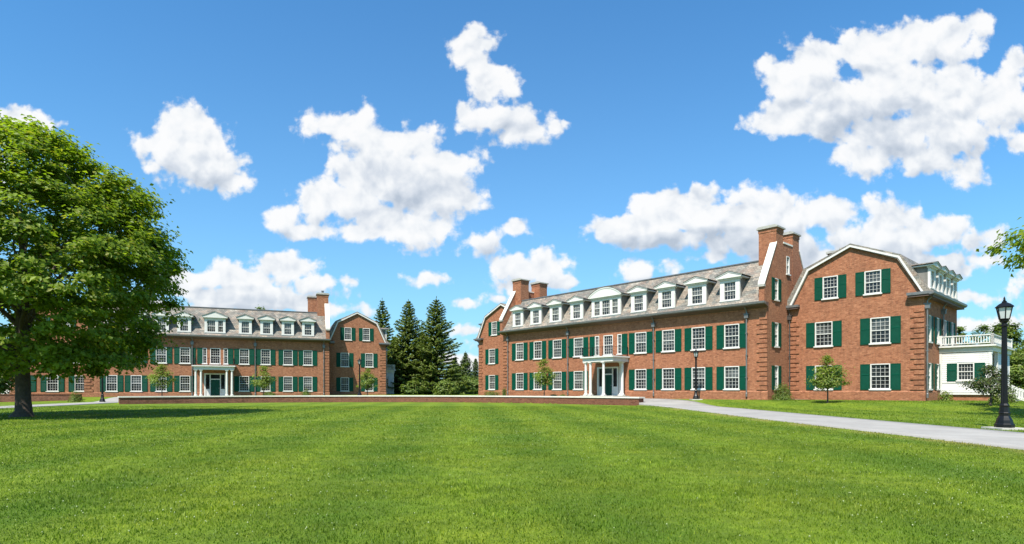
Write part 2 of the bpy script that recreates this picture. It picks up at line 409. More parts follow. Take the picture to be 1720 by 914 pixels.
DCACHE = {}
def dormer(root, loc, rz, w=1.75, wins=None, kind='gable', depth=2.3, zf=0.0):
    """local frame: x across, y backwards, z=0 at the eaves; front at y=0"""
    key = (round(w, 2), kind, depth, str(wins))
    zb, zt = .46, 1.95
    if wins is None: wins = [(0, .92)]
    if key not in DCACHE:
        hw = w/2; f = MB()
        edges = [-hw]
        for c, ww in wins: edges += [c-ww/2, c+ww/2]
        edges.append(hw)
        for a, b in zip(edges[::2], edges[1::2]): f.box(a, b, 0, .16, 0, 2.12)
        for c, ww in wins:
            f.box(c-ww/2, c+ww/2, .004, .155, 0, zb); f.box(c-ww/2, c+ww/2, .003, .156, zt, 2.12)
        f.box(-hw-.04, hw+.04, -.05, .0, zb-.10, zb-.02)                    # sill band
        ov = .30
        f.box(-hw-.10, hw+.10, -.10, .2, 2.122, 2.24); f.box(-hw-ov+.06, hw+ov-.06, -.24, depth, 2.242, 2.34)
        rf = MB(); hw2 = hw+ov
        if kind != 'arch':
            rise = .26 if kind == 'low' else .40 if w < 2.2 else .60
            tri = [(-hw2+.1, 2.342), (hw2-.1, 2.342), (0, 2.342+rise-.06)]
            f.prism(tri, lambda a, b, d: (a, d, b), -.235, .05)
            pk = 2.36+rise
            for sg in (-1, 1):
                rk = [(sg*hw2, 2.33), (sg*(hw2-.0), 2.41), (0, pk+.05), (0, pk-.05)]
                f.prism(rk, lambda a, b, d: (a, d, b), -.27, -.237)      # raking cornice
                rr = [(sg*(hw2+.04), 2.40), (sg*(hw2+.04), 2.45), (0, pk+.10), (0, pk+.052)]
                rf.prism(rr, lambda a, b, d: (a, d, b), -.31, depth)
        else:                                                              # segmental arch
            rise = .86; n = 18
            Rr = (hw2**2+rise**2)/(2*rise); cz = 2.342+rise-Rr; A = math.asin(hw2/Rr)
            arc = lambda r: [((r)*math.sin(-A+2*A*k/n), cz+r*math.cos(-A+2*A*k/n)) for k in range(n+1)]
            tym = [(x, z) for x, z in arc(Rr-.12) if z > 2.342]
            f.prism([(tym[0][0], 2.3425)]+tym+[(tym[-1][0], 2.3425)], lambda a, b, d: (a, d, b), -.235, .05)
            o_, i_ = arc(Rr), arc(Rr-.14)
            for k in range(n): f.prism([o_[k], o_[k+1], i_[k+1], i_[k]], lambda a, b, d: (a, d, b), -.27, -.237)
            o2, i2 = arc(Rr+.07), arc(Rr+.012)
            for k in range(n): rf.prism([o2[k], o2[k+1], i2[k+1], i2[k]], lambda a, b, d: (a, d, b), -.31, depth+1.0)
        ck = [MB().box(a_, a_+.08, .162, depth, 0, 2.24).mesh('cheek', M['cheek']) for a_ in (-hw+.02, hw-.10)]
        DCACHE[key] = (f.mesh('dormer', M['white']), rf.mesh('dormer_roof', M['slate']), ck)
    a, b, c = DCACHE[key]
    o = link('dormer', a, root, loc, rz); link('dormer_roof', b, o)
    for c_ in c: link('cheek', c_, o)
    for cx, ww in wins:
        fr, pa, si, sh = window_meshes(ww-.0, zt-zb, 4 if ww > .75 else 3, 2, 0, .05)
        link('window_frame', fr, o, (cx, .035, zb)); link('pane', pa[(0, 1, 0, 2)[len(COL.objects) % 4]], o, (cx, .035, zb))
    return o

def gutter_mb(mb, mp, u0, u1, ov=.66):
    """gutter, fascia and soffit along u with outward distance -> mp(u, out, z)"""
    prof = [(ov-.02, EAVE-.20), (ov+.10, EAVE-.13), (ov+.12, EAVE+.03), (ov+.08, EAVE+.03), (ov+.02, EAVE-.04), (ov-.20, EAVE+.0), (ov-.20, EAVE-.20)]
    mb.prism(prof, lambda a, b, d: mp(d, a, b), u0, u1)

def column(root, x, y, z0, z1, r=.16):
    c = MB(); h = z1-z0
    c.box(x-r*1.45, x+r*1.45, y-r*1.45, y+r*1.45, z0, z0+.09)
    c.lathe([(r*1.35, z0+.092), (r*1.38, z0+.15), (r*1.08, z0+.2), (r*1.02, z0+.26), (r*1.0, z0+h*.35), (r*.86, z1-.26), (r*.98, z1-.24), (r*.98, z1-.2), (r*.88, z1-.18), (r*1.25, z1-.09)], 20, x, y)
    c.box(x-r*1.4, x+r*1.4, y-r*1.4, y+r*1.4, z1-.088, z1-.002)
    obj('column', c, M['white'], root)

def building(name, label, loc, rz, P):
    root = thing(name, label, 'building', loc, rz)
    hx, dp, fx = P['hx'], 7.63, P['fx']
    ww, sb, wd = P['ww'], P['sb'], 10.0
    fwid, swid = 1.22*fx, .62*fx
    # --- front wall of the main block
    mp = lambda u, z, d: (u, d, z)
    ops = []
    for x in P['wx']:
        for za, zb in (Z1, Z2):
            ops.append((x-fwid/2, x+fwid/2, za, zb))
    cw = P['cwin']                                   # the three close windows over the door: (x, width)
    for x, w_, _ in cw: ops.append((x-w_/2, x+w_/2, Z2[0], Z2[1]))
    dw, dh = P['door'], 2.75
    ops.append((P['dx']-dw/2, P['dx']+dw/2, .02, dh+.1))
    wl = MB(); wall_sheet(wl, -hx+.02, hx-.02, -.6, [(-hx, EAVE-.05), (hx, EAVE-.05)], ops, mp)
    wl.add([(-hx+.02, dp, -.6), (hx-.02, dp, -.6), (hx-.02, dp, EAVE), (-hx+.02, dp, EAVE)], [(0,1,2,3)])
    obj('wall', wl, M['brick'], root)
    wt = MB()                                        # water table, between the door and the ends
    for a, b in ((-hx-.05, P['dx']-dw/2-.2), (P['dx']+dw/2+.2, hx+.05)):
        wt.prism([(-.06, -.6), (-.06, .46), (.0, .56), (.1, .56), (.1, -.6)], lambda p, q, d: (d, p, q), a, b)
    obj('plinth', wt, M['brick'], root)
    for x in P['wx']:
        for za, zb in (Z1, Z2): add_window(root, (x, 0, za), 0, fwid, zb-za, 4, 3, swid)
    for x, w_, side in cw:
        add_window(root, (x, 0, Z2[0]), 0, w_, Z2[1]-Z2[0], 4 if w_ > .8 else 2, 3, swid if side else 0, (0,) if side == -1 else (1,), kind=0)
    quoin(root, mp, 1, -hx); quoin(root, mp, -1, hx)
    for x in P['pipes']: downpipe(root, x, 0)
    # --- door with side lights
    d = MB(); X = P['dx']; k = dw/2
    d.box(X-k-.1, X-k+.08, -.03, .15, .02, dh+.16); d.box(X+k-.08, X+k+.1, -.03, .15, .02, dh+.16)
    d.box(X-k+.08, X+k-.08, -.03, .15, dh+.02, dh+.16); d.box(X-.62, X+.62, .0, .15, 2.12, 2.24)
    for s_ in (-1, 1):
        d.box(X+s_*.58-.06, X+s_*.58+.06, .002, .15, .02, 2.12); d.box(X+s_*.58-.06, X+s_*.58+.06, .002, .15, 2.24, dh+.02)
        a, b = sorted((X+s_*.64, X+s_*(k-.08))); d.box(a, b, .03, .15, .02, .95)
    df = obj('door_frame', d, M['white'], root)
    obj('pane', MB().box(X-k+.08, X+k-.08, .10, .14, .95, dh+.02), M['glass'], df)
    dd = MB().box(X-.515, X+.515, .05, .095, .03, 2.12)
    for a, b in ((-.42, -.06), (.06, .42)):
        for p, q in ((.25, .95), (1.1, 1.9)): dd.box(X+a, X+b, .03, .05, p, q)
    do = obj('door', dd, M['doorgreen'], root)
    obj('handle', MB().box(X+.36, X+.46, .0, .05, 1.02, 1.10), M['zinc'], do)
    # --- roof of the main block
    rf = MB(); sec = [(-.52, EAVE), (-.50, EAVE+.07), (-.05, EAVE+.62), (1.80, 11.30), (1.86, 11.36), (3.81, 11.55), (5.77, 11.36), (8.12, EAVE)]
    rf.prism(sec, lambda a, b, d: (d, a, b), -hx+.42, hx-.42)
    obj('roof', rf, M['slate'], root)
    rg = MB(); rg.box(-hx+.45, hx-.45, 1.74, 1.95, 11.33, 11.43)
    obj('ridge_flashing', rg, M['zinc'], root)
    gm = MB(); gutter_mb(gm, lambda u, o, z: (u, -o, z), -hx-.12, hx+.12)
    obj('gutter', gm, M['zinc'], root)
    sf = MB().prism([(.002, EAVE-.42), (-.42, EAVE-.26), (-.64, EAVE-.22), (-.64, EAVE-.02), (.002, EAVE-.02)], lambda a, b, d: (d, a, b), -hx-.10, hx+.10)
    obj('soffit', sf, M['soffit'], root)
    for x in P['dx_list']: dormer(root, (x, -.30, EAVE+.02), 0, P['dw'], [(0, 1.0*fx)])
    dormer(root, (P['dx'], -.32, EAVE+.02), 0, P['cdw'], P['cdwins'], P['cdkind'])
    # --- end walls with parapets and chimneys
    for sg in (-1, 1):
        me = lambda u, z, d, sg=sg: (sg*(hx-d), u, z)
        top = [(0, EAVE), (0, 8.95), (1.57, 12.42), (1.57, 12.75), (6.06, 12.75), (6.06, 12.42), (7.63, 8.95)]
        ga = MB()
        slope = [(-.52, 8.98), (1.58, 12.45)]
        oo = [(1.6-.35, 1.6+.35, *Z1), (1.6-.35, 1.6+.35, *Z2), (1.6-.35, 1.6+.35, *ZA), (3.82-.3, 3.82+.3, 10.30, 11.78)]
        tl = [(-.52, 8.98), (1.58, 12.45), (1.60, 12.72), (6.03, 12.72), (6.05, 12.45), (8.15, 8.98)]
        wall_sheet(ga, -.52, 8.15, EAVE, tl, [o_ for o_ in oo if o_[2] > EAVE], me)
        wall_sheet(ga, 0, dp, -.6, [(0, EAVE), (dp, EAVE)], [o_ for o_ in oo if o_[2] < EAVE], me)
        out = [(-.52, EAVE-.02)]+tl+[(8.15, EAVE-.02)]
        for (a, b), (c, e) in zip(out, out[1:]):
            ga.add([me(a, b, 0), me(c, e, 0), me(c, e, .45), me(a, b, .45)], [(0,1,2,3)])
        ga.add([me(a, b, .45) for a, b in out], [tuple(range(len(out)))])
        ga.add([me(-.52, EAVE-.02, 0), me(0, EAVE-.02, 0), me(0, EAVE-.02, .45), me(-.52, EAVE-.02, .45)], [(0,1,2,3)])
        obj('gable_wall', ga, M['brick'], root)
        rz2 = math.pi/2 if sg > 0 else -math.pi/2
        for za, zb in (Z1, Z2, ZA): add_window(root, (sg*hx, 1.6, za), rz2, .70, zb-za, 3, 3, .46, kind=1)
        add_window(root, (sg*hx, 3.82, 10.30), rz2, .60, 1.48, 2, 2, 0, kind=3)
        cp = MB()
        for pts in ([(-.58, 8.95), (1.60, 12.55)], [(8.21, 8.95), (6.03, 12.55)]):
            (a, b), (c, e) = pts
            cp.prism([(a, b), (c, e), (c, e+.14), (a, b+.14)], lambda p, q, d: (sg*d, p, q), hx-.50, hx+.06)
        cp.box(min(sg*(hx-.5), sg*(hx+.05)), max(sg*(hx-.5), sg*(hx+.05)), 2.9, 4.70, 12.722, 12.86)
        obj('coping', cp, M['stone'], root)
        kn = MB(); a, b = sorted((sg*(hx-.47), sg*(hx+.035))); kn.box(a, b, -.66, -.40, 8.78, 8.965)
        obj('kneeler', kn, M['capstone'], root)
        for ya, yb in ((1.57, 2.87), (4.72, 6.04)):
            c = MB(); sh = P['back'] if ya > 4 else 0.0; a, b = sorted((sg*(hx-1.43-sh), sg*(hx+.012-sh)))
            c.box(a, b, ya, yb, 9.5, 13.55); c.box(a-.035, b+.035, ya-.035, yb+.035, 13.55, 13.85)
            ch = obj('chimney', c, M['brick'], root)
            cc = MB().prism([(a-.14, 13.85), (b+.14, 13.85), (b+.14, 13.97), (b-.05, 14.07), (a+.05, 14.07), (a-.14, 13.97)], lambda p, q, d: (p, d, q), ya-.14, yb+.14)
            obj('chimney_cap', cc, M['capstone'], ch)
            if P['pots'] and sg > 0 and ya < 2:
                obj('chimney_pot', MB().lathe([(.16, 14.06), (.13, 14.35), (.19, 14.37), (.19, 14.46)], 12, (a+b)/2, (ya+yb)/2), M['zinc'], ch)
    # --- wings
    ins = 1.55*ww/9.5; zb_, zp_ = 10.37, 11.72
    for sg in (-1, 1):
        x0 = hx; xc = hx+ww/2; x1 = hx+ww
        X_ = lambda u, sg=sg: sg*u
        me = lambda u, z, d, sg=sg: (sg*u, sb+d, z)
        prof = [(x0, EAVE), (x0+ins, zb_), (xc, zp_), (x1-ins, zb_), (x1, EAVE)]
        o2 = 1.98*ww/9.5; oa = 1.49*ww/9.5; aw = 1.04*fx
        xs2 = [xc-o2, xc+o2] if not (P.get('three') and sg < 0) else [xc-ww*.34, xc, xc+ww*.34]
        oo = [(x-fwid/2, x+fwid/2, za, zb) for x in xs2 for za, zb in (Z1, Z2)]
        wa = MB(); wall_sheet(wa, x0+.001, x1, -.6, [(x0, EAVE), (x1, EAVE)], oo, me)
        ob = [(xc+s_*oa-aw/2, xc+s_*oa+aw/2, *ZA) for s_ in (-1, 1)]
        wall_sheet(wa, x0, x1, EAVE, prof, ob, me)
        # outer side
        ms = lambda u, z, d, sg=sg: (sg*(x1-d), u, z)
        ys = [sb+v for v in (1.35, 3.65, 5.95, 8.25)]
        os_ = [(y-.42, y+.42, *Z2) for y in ys]+[(y-.42, y+.42, *Z1) for y in ys[:2]]
        wall_sheet(wa, sb, sb+wd, -.6, [(sb, EAVE), (sb+wd, EAVE)], os_, ms)
        yb = sb+wd
        bk = [(x0, -.6), (x1, -.6)]+[(a, b) for a, b in prof[::-1]]
        wa.add([(sg*a, yb, b) for a, b in bk], [tuple(range(len(bk)))])
        wa.add([(sg*x0, dp, -.6), (sg*x0, yb, -.6), (sg*x0, yb, EAVE), (sg*x0, dp, EAVE)], [(0,1,2,3)])
        obj('wing_wall', wa, M['brick'], root)
        pl = MB()
        a, b = sorted((sg*(x0+.02), sg*(x1+.055)))
        pl.prism([(-.06, -.6), (-.06, .46), (.0, .56), (.1, .56), (.1, -.6)], lambda p, q, d: (d, sb+p, q), a, b)
        pl.prism([(.06, -.6), (.06, .46), (.0, .56), (-.1, .56), (-.1, -.6)], lambda p, q, d: (sg*(x1+p), d, q), sb+.1, yb)
        obj('plinth', pl, M['brick'], root)
        for x in xs2:
            for za, zb in (Z1, Z2): add_window(root, (sg*x, sb, za), 0, fwid, zb-za, 4, 3, swid, kind=(1 if za > 3 else 0))
        for s_ in (-1, 1): add_window(root, (sg*(xc+s_*oa), sb, ZA[0]), 0, aw, ZA[1]-ZA[0], 4, 3, .56*fx)
        rz2 = sg*math.pi/2
        for i, y in enumerate(ys):
            add_window(root, (sg*x1, y, Z2[0]), rz2, .84, Z2[1]-Z2[0], 3, 3, .46)
            if i < 2: add_window(root, (sg*x1, y, Z1[0]), rz2, .84, Z1[1]-Z1[0], 3, 3, .46)
            dormer(root, (sg*(x1+.22), y, EAVE+.02), rz2, 1.5, [(0, .86)], 'low', 1.9).scale.z = .86
        mq = lambda u, z, d, sg=sg: (sg*u, sb+d, z)
        quoin(root, mq, 1, x0+.04); quoin(root, mq, -1, x1)
        # roof
        rw = MB(); e = .42
        pr = [(x0-.05, EAVE), (x0+ins, zb_+.03), (xc, zp_+.06), (x1-ins, zb_+.03), (x1+e, EAVE)]
        out = [(x0-.25, EAVE), (x0+ins-.26, zb_+.15), (xc, zp_+.25), (x1-ins+.13, zb_+.19), (x1+.15, EAVE+.34), (x1+e+.1, EAVE+.02)]
        inn = [(x1+e+.1, EAVE-.05), (x1-.2, EAVE+.1), (x1-ins-.10, zb_-.10), (xc, zp_-.06), (x0+ins+.10, zb_-.10), (x0+.1, EAVE-.05)]
        rw.prism(out+inn, lambda a, b, d: (sg*a, d, b), sb-.20, yb+.1)
        obj('wing_roof', rw, M['slate'], root)
        rk = MB()                                     # white verge boards
        ed = [(x0+.18, EAVE+.05), (x0+ins+.02, zb_+.05), (xc, zp_+.12), (x1-ins+.06, zb_+.07), (x1-.02, EAVE+.05)]
        nd = [(x0+.36, EAVE+.05), (x0+ins+.13, zb_-.07), (xc, zp_-.03), (x1-ins-.03, zb_-.05), (x1-.16, EAVE+.05)]
        for i in range(4): rk.prism([ed[i], ed[i+1], nd[i+1], nd[i]], lambda a, b, d: (sg*a, d, b), sb-.235, sb-.003)
        obj('verge_board', rk, M['white'], root)
        gt = MB()
        gutter_mb(gt, lambda u, o, z: (sg*(x1+o-.1), u, z), sb-.45, yb+.2)
        obj('gutter', gt, M['zinc'], root)
        for a, b in ((x0-.05, x0+.95), (x1-1.0, x1+.395)):
            a_, b_ = sorted((sg*a, sg*b)); obj('cornice_return', MB().box(a_, b_, sb-.44, sb-.01, EAVE-.16, EAVE+.035), M['zinc'], root)
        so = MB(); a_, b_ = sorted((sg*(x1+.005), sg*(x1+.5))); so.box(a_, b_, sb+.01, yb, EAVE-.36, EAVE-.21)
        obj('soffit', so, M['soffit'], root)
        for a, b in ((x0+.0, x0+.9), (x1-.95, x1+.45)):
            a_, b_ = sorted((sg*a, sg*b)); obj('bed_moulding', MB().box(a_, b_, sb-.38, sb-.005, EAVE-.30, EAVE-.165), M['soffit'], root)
        downpipe(root, sg*(x0+.16), sb-.02, mat='darkmetal')
        downpipe(root, sg*(x1+.02), sb+.12, off=(sg, 0)); downpipe(root, sg*(x1+.02), sb+4.8, off=(sg, 0))
        if sg > 0:
            sk = MB(); sk.prism([(x0+.55, 8.95), (x0+1.0, 9.75), (x0+.86, 9.83), (x0+.41, 9.03)], lambda a, b, d: (a, d, b), sb+.9, sb+1.9)
            obj('skylight', sk, M['zinc'], root)
            if P['pots']: continue
            c = MB().box(hx+.6, hx+1.9, sb+7.0, sb+8.2, 9.0, 13.0); ch = obj('chimney', c, M['brick'], root)
            obj('chimney_cap', MB().box(hx+.48, hx+2.02, sb+6.88, sb+8.32, 13.0, 13.2).lathe([(.18, 13.2), (.15, 13.5)], 10, hx+1.5, sb+7.6), M['capstone'], ch)
    return root

def porch(root, sg, xw, yf, w, dpt, wins, steps):
    """white flat-roofed porch on the side of a wing: from x=xw outwards, front at y=yf"""
    a, b = (xw+.004, xw+w); X0, X1 = sorted((sg*a, sg*b)); zf, zr = .42, 3.45
    base = MB().box(min(sg*(xw+.07), sg*(b-.05)), max(sg*(xw+.07), sg*(b-.05)), yf+.05, yf+dpt-.05, -.9, zf-.16)
    obj('porch_base', base, M['brick'], root)
    fl = MB().box(X0-.02 if sg < 0 else X0, X1+.08 if sg > 0 else X1, yf-.08, yf+dpt, zf-.158, zf)
    obj('porch_floor', fl, M['white'], root)
    mp = lambda u, z, d: (u, yf+d, z)
    ops = [(c-ww/2, c+ww/2, 1.34, 2.62) for c, ww, sh in wins]
    wl = MB(); wall_sheet(wl, X0+.02, X1-.02, zf+.002, [(X0, zr), (X1, zr)], ops, mp)
    ms = lambda u, z, d: (sg*(b-.02-d), u, z); wl2 = MB()
    wall_sheet(wl2, yf+2.6, yf+dpt, zf+.002, [(yf+2.6, zr), (yf+dpt, zr)], [], ms)
    wl2.add([(X0, yf+dpt, zf), (X1, yf+dpt, zf), (X1, yf+dpt, zr), (X0, yf+dpt, zr)], [(0,1,2,3)])
    wl2.add([(X0, yf+2.6, zf+.002), (sg*(b-.02), yf+2.6, zf+.002), (sg*(b-.02), yf+2.6, zr), (X0, yf+2.6, zr)] if sg > 0 else [(X1, yf+2.6, zf+.002), (sg*(b-.02), yf+2.6, zf+.002), (sg*(b-.02), yf+2.6, zr), (X1, yf+2.6, zr)], [(0,1,2,3)])
    obj('porch_wall', wl, M['siding'], root)
    cbm = MB(); xs_ = sorted([X0+.18, X1-.18]+[v for o_ in ops for v in (o_[0]-.02, o_[1]+.02)]); z = 1.2
    def course(za, zb):
        for a_, b_ in zip(xs_, xs_[1:]):
            if b_-a_ < .02 or any(o_[0] < (a_+b_)/2 < o_[1] and o_[2] < zb and za < o_[3] for o_ in ops): continue
            cbm.add([(a_, yf-.032, za), (b_, yf-.032, za), (b_, yf-.006, zb), (a_, yf-.006, zb), (a_, yf-.001, za), (b_, yf-.001, za)], [(0,1,2,3), (0,4,5,1)])
    for k in range(15): course(1.2+.15*k, 1.35+.15*k)
    for k in range(4): course(.45+.16*k, .61+.16*k)
    obj('clapboard', cbm, M['siding'], root)
    obj('porch_side_wall', wl2, M['siding'], root)
    for c, ww, sh in wins: add_window(root, (c, yf, 1.34), 0, ww, 1.28, 5 if ww > .8 else 2, 2, sh, kind=0)
    obj('ledge', MB().box(X0+.175, X1-.175, yf-.05, yf-.002, 1.10, 1.19), M['white'], root)
    obj('corner_board', MB().box(X0+.01, X0+.17, yf-.04, yf-.003, zf+.004, zr), M['white'], root)
    obj('corner_board', MB().box(X1-.17, X1-.20+.19, yf-.045, yf-.004, zf+.006, zr), M['white'], root)
    xo = sg*b
    for y in (yf+.0, yf+2.3, yf+4.8):
        p0, p1 = sorted((xo-sg*.19, xo+sg*.03)); tr = MB().box(p0, p1, y+.005, y+.23, zf+.003, zr-.201)
        p0, p1 = sorted((xo-sg*.22, xo+sg*.06)); tr.box(p0, p1, y-.03, y+.26, zr-.2, zr-.002)
        obj('porch_column', tr, M['white'], root)
    rf = MB()
    o_ = .1
    xa, xb = (X0, X1+o_) if sg > 0 else (X0-o_, X1)
    rf.box(xa, xb, yf-o_, yf+dpt, zr+.001, zr+.35)
    xa, xb = (X0, X1+.32) if sg > 0 else (X0-.32, X1)
    rf.box(xa, xb, yf-.32, yf+dpt+.1, zr+.352, zr+.47)
    obj('porch_roof', rf, M['white'], root)
    rc = MB().box(xa, xb, yf-.30, yf+dpt+.1, zr+.472, zr+.50); obj('porch_roofing', rc, M['zinc'], root)
    ba = MB(); zt = zr+.5; ht = .72
    def rail(p, q):
        p, q = Vector(p), Vector(q); n = max(2, int((q-p).length/.155)); d = (q-p)/n
        u = d.normalized(); v = Vector((-u.y, u.x, 0))
        for z0, z1, t in ((zt+.08, zt+.14, .045), (zt+ht-.08, zt+ht, .07)):
            cs = [p+v*t, q+v*t, q-v*t, p-v*t]
            ba.add([(c.x, c.y, z0) for c in cs]+[(c.x, c.y, z1) for c in cs], [(3,2,1,0),(4,5,6,7),(0,1,5,4),(1,2,6,5),(2,3,7,6),(3,0,4,7)])
        for k in range(1, n):
            c = p+d*k; ba.box(c.x-.028, c.x+.028, c.y-.028, c.y+.028, zt+.14, zt+ht-.08)
        for c in (p, q): ba.box(c.x-.09, c.x+.09, c.y-.09, c.y+.09, zt, zt+ht+.05)
    pi_, po_ = sg*(a+.12), sg*(b+.08)
    rail((pi_, yf-.12, 0), (po_, yf-.12, 0)); rail((po_, yf-.12, 0), (po_, yf+dpt-.1, 0))
    obj('balustrade', ba, M['white'], root)
    if steps:
        st = MB(); n = 6
        for k in range(n): st.box(xo+.1+.32*k, xo+.1+.32*(k+1), yf+.6, yf+2.2, -.9, zf-.03-.165*k)
        obj('porch_steps', st, M['capstone'], root)
        for y in (yf+.55, yf+2.25):
            r = MB(); z0, z1 = zf+.9, zf+.9-.165*6; x0, x1 = xo+.12, xo+.12+.32*6
            for dz in (0, -.62): r.prism([(x0, z0+dz-.05), (x1, z1+dz-.05), (x1, z1+dz+.03), (x0, z0+dz+.03)], lambda p, q, d: (p, d, q), y-.05, y+.05)
            for k in range(1, 13):
                f = k/13; x = x0+(x1-x0)*f; z = z0+(z1-z0)*f; r.box(x-.03, x+.03, y-.03, y+.03, z-.62, z-.04)
            for x, z in ((x0, z0), (x1, z1)): r.box(x-.08, x+.08, y-.082, y+.082, z-1.15, z+.12)
            obj('stair_railing', r, M['white'], root)

def portico(root, cx, w, dp, cols, rear, top=3.78, r=.138):
    fl = MB().box(cx-w/2-.2, cx+w/2+.2, -dp-.2, -.07, -.5, .06); obj('portico_floor', fl, M['capstone'], root)
    for x, y in cols+rear: column(root, x, y, .062, top-.45, r)
    en = MB(); en.box(cx-w/2-.02, cx+w/2+.02, -dp+.0, -.002, top-.45, top-.12)
    en.box(cx-w/2-.10, cx+w/2+.10, -dp-.08, -.003, top-.119, top-.06); en.box(cx-w/2-.20, cx+w/2+.20, -dp-.20, -.004, top-.059, top+.06)
    obj('entablature', en, M['white'], root)
    ra = MB(); z0 = top+.06; hw = w/2
    cs = [(cx-hw, -.08), (cx-hw, -dp), (cx+hw, -dp), (cx+hw, -.08)]
    for x, y in cs+[(cx-.6, -dp), (cx+.6, -dp)]: ra.box(x-.022, x+.022, y-.022, y+.022, z0, z0+.95)
    for (x, y), (p, q) in zip(cs, cs[1:]):
        for dz in (.9, .12): ra.tube([(x, y, z0+dz), (p, q, z0+dz)], .013, 6)
        n = int(math.hypot(p-x, q-y)/.18)
        for k in range(1, n): ra.tube([(x+(p-x)*k/n, y+(q-y)*k/n, z0+.12), (x+(p-x)*k/n, y+(q-y)*k/n, z0+.9)], .005, 4)
    obj('balcony_rail', ra, M['black'], root)

# right building
sR = 3.01
PR = dict(hx=15.95, fx=1.06, ww=9.54, sb=3.9, dx=-.05, door=2.5, pots=False, back=0.0,
          wx=[-13.0, -10.0, -6.98, -3.92, 3.9, 6.93, 9.93, 12.98],
          cwin=[(-1.42, .52, -1), (0.0, 1.15, 0), (1.42, .52, 1)],
          pipes=[-15.0, -5.35, 5.4, 14.3],
          dx_list=[-13.05, -10.05, -7.0, -3.95, 3.85, 6.9, 9.95, 12.95], dw=1.72,
          cdw=3.65, cdwins=[(-1.13, .78), (0, 1.05), (1.13, .78)], cdkind='arch')
bR = building('brick_hall', 'red brick hall on the right with arched central dormer and white porch',
              (9.60, 57.87, .68), math.atan2(-.744, .668), PR)
porch(bR, 1, PR['hx']+PR['ww'], 3.9+4.2, 3.1, 7.8, [(PR['hx']+PR['ww']+1.62, .98, .62)], True)
portico(bR, .60, 3.7, 2.4, [(.60-1.62, -2.2), (.60-1.03, -2.2), (1.20, -2.2)], [(1.72, -.25), (2.16, -.55)])
# left building
PL = dict(hx=13.7, fx=.92, ww=8.1, sb=3.4, dx=0.0, door=2.3, pots=True, three=True, back=1.05,
          wx=[-11.0, -8.5, -5.9, -3.35, 3.3, 5.82, 8.52, 10.98],
          cwin=[(-1.18, .46, -1), (0.0, 1.12, 0), (1.18, .46, 1)],
          pipes=[-2.55, 4.6, 13.0],
          dx_list=[-10.9, -8.4, -5.8, -3.4, 3.45, 5.95, 8.5, 11.0], dw=1.5,
          cdw=2.35, cdwins=[(-.42, .95), (.62, .62)], cdkind='gable')
aL = math.atan2(.371, .929)
bL = building('brick_hall', 'red brick hall on the left, partly behind the big tree, with flat four column portico', (-37.3, 72.9, .46), aL, PL)
porch(bL, 1, PL['hx']+PL['ww'], 3.4+4.2, 1.9, 5, [(PL['hx']+PL['ww']+.85, .5, 0)], False)
porch(bL, -1, PL['hx']+PL['ww'], 3.4+2.0, 3.0, 5, [(-PL['hx']-PL['ww']-1.5, .9, 0)], False)
portico(bL, 0, 4.4, 1.7, [(-2.0, -1.5), (-1.42, -1.5), (1.42, -1.5), (2.0, -1.5)], [], r=.135)

# ------------------------------------------------------------------ ground
WALL = [(200, 52.7), (310, 56), (420, 59), (530, 61), (640, 61.6), (740, 61), (800, 59.5), (880, 56.6), (960, 53.2), (1075, 47.9)]
WPTS = np.array([((p-CX)/FPX*y, y) for p, y in WALL])
WX, WY = WPTS[:, 0], WPTS[:, 1]
def sstep(a, b, x):
    t = np.clip((x-a)/(b-a), 0, 1); return t*t*(3-2*t)
def ground_h(x, y):
    x = np.asarray(x, float); y = np.asarray(y, float)
    wy = np.interp(x, WX, WY)
    d = y-wy
    inside = (x > WX[0]) & (x < WX[-1])
    ht = np.where(inside, sstep(.12, .46, d), 0)
    # right of the wall: rise towards the right hall
    q = -.744*(x-20.26)-.668*(y-46.0)
    hr = sstep(7.0, 1.2, q)*.44+sstep(34, 7, q)*.05
    hr = np.where(x > 9, hr, 0)
    behind = sstep(48, 56, y)*np.where(x >= WX[-1], 1, 0)
    # left of the wall
    hl = np.where(x <= WX[0], sstep(60, 66, y), 0)
    h = np.maximum.reduce([.58*ht, np.where(x > WX[-1], hr, 0), .56*behind*sstep(6, 2, q), .45*hl])
    far = sstep(75, 85, y)*.55
    h = np.maximum(h, far)
    und = (np.sin(x*.31+1.3)*np.cos(y*.23)+.6*np.sin(x*.13-y*.17))*.012*sstep(7, 20, y)
    return h+und
def axis(lo, hi, step, far):
    a = np.arange(lo, hi+1e-6, step); g = [hi]; s = step
    out = []
    v = hi; s = step
    while v < far: s *= 1.35; v += s; out.append(v)
    left = []
    v = lo; s = step
    while v > -far: s *= 1.35; v -= s; left.append(v)
    return np.array(left[::-1]+list(a)+out)
gx = axis(-60, 48, .45, 2500); gy = axis(-6, 92, .45, 2500)
GX, GY = np.meshgrid(gx, gy)
GZ = ground_h(GX, GY)
nx, ny = len(gx), len(gy)
def np_mesh(name, V, F, mat, k=4):
    me = bpy.data.meshes.new(name); V = np.asarray(V, np.float32); F = np.asarray(F, np.int32)
    me.vertices.add(len(V)); me.vertices.foreach_set('co', V.ravel())
    me.loops.add(F.size); me.loops.foreach_set('vertex_index', F.ravel())
    me.polygons.add(len(F)); me.polygons.foreach_set('loop_start', np.arange(0, F.size, k, dtype=np.int32))
    me.polygons.foreach_set('loop_total', np.full(len(F), k, np.int32))
    me.materials.append(mat); me.update(calc_edges=True); me.validate(); return me
I = np.arange(nx*ny).reshape(ny, nx)
F = np.stack([I[:-1, :-1], I[:-1, 1:], I[1:, 1:], I[1:, :-1]], -1).reshape(-1, 4)
gm_ = np_mesh('ground', np.stack([GX, GY, GZ], -1).reshape(-1, 3), F, M['lawn'])
